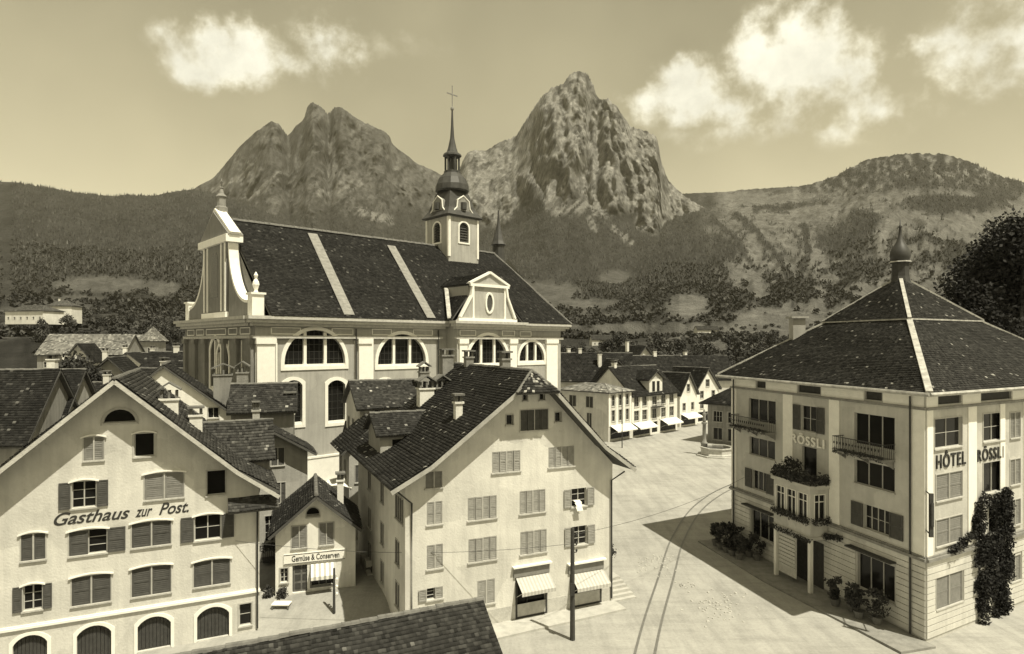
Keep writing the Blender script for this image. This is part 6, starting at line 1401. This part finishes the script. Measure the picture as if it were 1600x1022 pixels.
# display tables and crates before the small shop
for k, (x, y, lb) in enumerate(((425, 938, 'low white display bench in front of the small shop by the inn'), (440, 955, 'white tray of greens on the paving beside the low bench'))):
    p = gpx(x, y, .35); R = Root('display_bench', lb, 'bench', p); mb = MB(p); mb.wbox(p.x-.55, p.x+.55, p.y-.3, p.y+.3, p.z+.45, p.z+.52); mb.build('top', 'cloth_white', R)
    for sx in (-.48, .48):
        for sy in (-.24, .24): mb = MB(p); mb.wbox(p.x+sx-.04, p.x+sx+.04, p.y+sy-.04, p.y+sy+.04, p.z-.2, p.z+.45); mb.build('leg', 'wood', R)
for k, (x, y, z_) in enumerate(((419, 944, 0), (443, 936, 0), (441, 945, 0))):
    p = gpx(x, y, .35); R = Root('shrub_tub', ('bushy plant in a tub against the inn corner', 'bushy plant in a tub by the shop door', 'low plant in a tub beside the white bench')[k], 'plant', p); mb = MB(p); mb.lathe(p, [(.2, 0), (.28, .4), (.22, .4)], 8); mb.build('tub', 'clay', R)
    V, Fq = leaf_cloud([(tuple(p+Z*.7), (.32, .32, .4))], 260, .09, 30+k, p); place('foliage', mesh_np('foliage', V, [Fq]), 'leaf', R)
p = Vector((-14.2, 51.5, 5.4)); R = Root('canvas', 'white canvas stretched over a yard behind the small shop', 'canvas', (p.x, p.y, 1.6)); mb = MB(R.loc)
for i in range(8):
    a, b = i/8, (i+1)/8; za, zb = .25*math.sin(a*3.1), .25*math.sin(b*3.1)
    mb.hexa([p+Vector((a*2.4-1.2, -.7, za-.25)), p+Vector((b*2.4-1.2, -.7, zb-.25)), p+Vector((b*2.4-1.2, .7, zb+.1)), p+Vector((a*2.4-1.2, .7, za+.1)), p+Vector((a*2.4-1.2, -.7, za-.22)), p+Vector((b*2.4-1.2, -.7, zb-.22)), p+Vector((b*2.4-1.2, .7, zb+.13)), p+Vector((a*2.4-1.2, .7, za+.13))])
mb.build('sheet', 'cloth_white', R); mb = MB(R.loc)
for sx in (-1.1, 1.1): mb.bar(Vector((p.x+sx, p.y, 1.5)), p+Vector((sx, 0, 0)), .07)
mb.build('post', 'wood', R)
# row of tubs along the hotel
for k in range(15):
    u = .2+(k//2)*.85+(k % 2)*.3 if k < 11 else 13.0+(k-11)*.95; dd = .8+1.1*(k % 2)+random.uniform(-.15, .15) if k < 11 else .9+.4*(k % 2); p = FLh.P(u, .13, dd); s_ = random.uniform(.45, 1.05)
    R = Root('hotel_shrub', 'leafy shrub in a clay tub on the hotel pavement' if k < 11 else 'leafy shrub in a clay tub under the wide ground floor hotel window', 'plant', p, 'tubs on the far side of the porch' if k < 11 else 'tubs on the near side of the porch')
    mb = MB(p); mb.lathe(p, [(.22, 0), (.32, .4), (.34, .46), (.26, .44)], 9); mb.build('tub', 'clay', R); mb = MB(p); mb.tube([p+Z*.3, p+Z*(.5+s_*.6)], .03, 5); mb.build('stem', 'bark', R)
    rr_ = random.Random(90+k); el = [(tuple(p+Vector((rr_.uniform(-.35, .35)*s_, rr_.uniform(-.35, .35)*s_, .55+s_*rr_.uniform(.1, 1.5)))), (s_*rr_.uniform(.2, .42), s_*rr_.uniform(.2, .42), s_*rr_.uniform(.2, .4))) for q in range(7)]
    V, Fq = leaf_cloud(el, 460, .12, 60+k, p); place('foliage', mesh_np('foliage', V, [Fq]), 'leaf' if k % 3 else 'leaf_light', R)
# ================================================================== trees
def tree(name, label, base, H, rad, n, size, m='leaf_light', seed=0, group=None, squash=1.0, cat='tree'):
    base = Vector(base); R = Root(name, label, cat, base, group); r = random.Random(seed); mb = MB(base)
    mb.tube([base, base+Z*H*.3, base+Z*H*.6], [H*.028, H*.02, H*.01], 7); ells = []
    for i in range(11):
        a = r.uniform(0, 6.28); e = r.uniform(-.35, 1); q = rad*r.uniform(.35, .75)
        c = base+Vector((math.cos(a)*q*math.sqrt(max(.05, 1-max(0, e)**2)), math.sin(a)*q*math.sqrt(max(.05, 1-max(0, e)**2)), H*(.60+.30*e*squash))); rr_ = rad*r.uniform(.32, .5)
        ells.append((tuple(c), (rr_, rr_, rr_*.85)))
        if i < 6: mb.tube([base+Z*H*.33, base+Z*H*.45+(c-base-Z*H*.5)*.45, c], [H*.012, H*.009, H*.003], 5)
    mb.build('trunk', 'bark', R); V, Fq = leaf_cloud(ells, n, size, seed, base); place('crown', mesh_np('crown', V, [Fq]), m, R); return R
def spruce(name, label, base, H, rad, n, size, seed=0, group=None):
    base = Vector(base); R = Root(name, label, 'tree', base, group); mb = MB(base); mb.tube([base, base+Z*H*.95], [H*.02, .03], 6); mb.build('trunk', 'bark', R)
    r = np.random.default_rng(seed); t = r.random(n)**1.25; a = r.uniform(0, 6.28, n); lay = np.floor(t*14)/14; rr_ = rad*(1-t)*(.45+.55*((t*14) % 1 < .6))*r.uniform(.3, 1.05, n)
    p = np.stack([np.cos(a)*rr_, np.sin(a)*rr_, H*(.08+.92*t)], 1); out = np.stack([np.cos(a), np.sin(a), -.45+0*a], 1); side = np.stack([-np.sin(a), np.cos(a), 0*a], 1); s_ = (size*(1.1-t)*r.uniform(.5, 1.2, n))[:, None]
    V = np.stack([p-out*s_, p+side*s_*.5, p+out*s_, p-side*s_*.5], 1).reshape(-1, 3); k = np.arange(n)[:, None]*4
    place('crown', mesh_np('crown', V, [k+np.array([[0, 1, 2, 3]])]), 'leaf', R); return R
BT = [(1478, 72, 21.5, 6.5), (1515, 68, 24, 7), (1548, 74, 29, 7.5), (1590, 70, 33, 8), (1460, 84, 20, 6), (1640, 80, 35, 8)]
for k, (px, Y, H, rad) in enumerate(BT):
    tree('dark_tree', ('low outermost dark tree behind the onion turret', 'broad dark tree behind the hotel roof', 'tall dark tree rising behind the hotel roof', 'tallest dark tree behind the hotel roof', 'small dark tree half hidden behind the hotel ridge', 'great dark tree at the back of the hotel garden')[k], ((px-CX)/FPX*Y, Y, 0), H, rad, 15000, .25, 'leaf_black', 40+k)
spruce('spruce', 'pointed dark spruce beside the hotel eaves', ((1138-CX)/FPX*150, 150, 0), 19.5, 4.2, 2200, .9, 3)
tree('chestnut_tree', 'dark leafy tree before the wide farmhouse', ((112-CX)/FPX*95, 95, 0), 15.5, 4.6, 3600, .34, 'leaf', 77)
tree('yard_tree', 'round leafy tree in the gap behind the inn', ((150-CX)/FPX*88, 88, 0), 11.5, 3.6, 2200, .32, 'leaf', 78)
for k, (px, Y, H, rad, lb) in enumerate(((80, 84, 10.5, 3.2, 'bushy tree between the little gabled house and the farmhouse'), (205, 96, 12.5, 3.4, 'leafy tree among the dark ridges near the church front'), (45, 72, 9.5, 3.0, 'low round tree behind the dark roofed house'), (282, 112, 14, 3.6, 'tree standing against the church front corner'))):
    tree('yard_tree', lb, ((px-CX)/FPX*Y, Y, 0), H, rad, 2400, .28, 'leaf' if k % 2 else 'leaf_light', 140+k)
r_ = random.Random(17); zones = [(30, 300, 120, 240, 26), (880, 1120, 165, 330, 46), (1120, 1260, 170, 420, 22), (40, 300, 240, 420, 24)]
k = 0; protos = []
for q in range(5):
    R = tree('orchard_tree', 'x', (0, 0, 0), 10, 3.9, 620, .55, 'leaf_light' if q % 2 else 'leaf', 100+q); protos.append(R)
used = [0]*5
for (x0, x1, y0, y1, n) in zones:
    for i in range(n):
        px = r_.uniform(x0, x1); Y = y0+(y1-y0)*r_.random(); z = tz(px, Y) if Y > 170 else 0; q = r_.randrange(5); s_ = r_.uniform(.75, 1.25); pr = protos[q].o
        if used[q]:
            o = pr.copy(); COL.objects.link(o)
            for c in pr.children: cc_ = c.copy(); COL.objects.link(cc_); cc_.parent = o
        else: o = pr; used[q] = 1
        o.location = ((px-CX)/FPX*Y, Y, z-.2); o.scale = (s_, s_, s_*r_.uniform(.85, 1.15)); o.rotation_euler = (0, 0, r_.uniform(0, 6.28))
        left = px < 500
        sz = 'small' if s_ < .92 else ('big' if s_ > 1.1 else 'middling'); tn_ = 'paler' if q % 2 else 'darker'; wh = 'on the meadows around the villas and farmhouse' if left else 'in the orchard behind the shop row'
        o['label'] = f'{sz} {tn_} round leafy tree {wh}'; o['group'] = f'{sz} {tn_} trees {wh}'
# ================================================================== air
HZ = MB(); HZ.wbox(-2600, 2600, -1000, 4600, -30, 1650)
hm = bpy.data.materials.new('air'); hm.use_nodes = True; t = hm.node_tree; t.nodes.remove(t.nodes['Principled BSDF']); pv = t.nodes.new('ShaderNodeVolumePrincipled')
pv.inputs['Color'].default_value = (1, .95, .74, 1); pv.inputs['Density'].default_value = .000035; t.links.new(pv.outputs[0], t.nodes['Material Output'].inputs['Volume']); MATS['air'] = hm
o = HZ.build('haze', 'air', None); o['kind'] = 'stuff'; o['label'] = 'thin pale summer haze in the valley air'; o['category'] = 'haze'
# ================================================================== unseen near side: the viewpoint house and lower neighbours, added to block bounce light
for k, (x0, y0, L_, D_, lb) in enumerate(((-38, 4.5, 13.5, 13.5, 'added unseen dark roofed row house facing the inn across the street, farthest from the tall house'), (-24, 6.0, 11.5, 13.0, 'added unseen dark roofed row house facing the inn across the street, middle of its row'), (-12, 4.0, 11, 13.5, 'added unseen dark roofed row house facing the small shop across the street'))):
    h = House('unseen_row_house', lb, (x0, y0, 0), (.98, .2), L_, D_, wm='plaster_dark', tile=dict(tw=.4, th=.4, val=.05, fleck=.02, fv=.2), group='added unseen row houses below the viewpoint')  # out of frame, added to keep ground bounce off the shaded gables
    h.cross(3.6, 7.0, over=.6, verge=.3)
    for i in range(3): u = L_*(i+.5)/3; window(h, h.back, u-.5, u+.5, 1.2, 2.6, sm='shutter_dark')
    h.finish()
h = House('unseen_tall_house', 'added unseen tall flat roofed stone house with parapet terrace looking over the square', (-13, -17, 0), (1, 0), 26, 15.2, wm='stone_dark', cat='building')  # unseen house implied by the viewpoint, added to block light from behind
h.polys = {k: [(0, -.5), (l, -.5), (l, 15.2), (0, 15.2)] for k, l in (('front', 26), ('back', 26), ('left', 15.2), ('right', 15.2))}
for i in range(7):
    for z0 in (1.2, 4.6, 8.0, 11.4): window(h, h.back, 1.4+i*3.5, 2.6+i*3.5, z0, z0+1.8, sm='shutter_dark')
h.finish(); mb = MB(h.loc); mb.wbox(-13.3, 13.3, -17.3, -1.5, 15.2, 15.4); mb.build('terrace', 'slab', h)
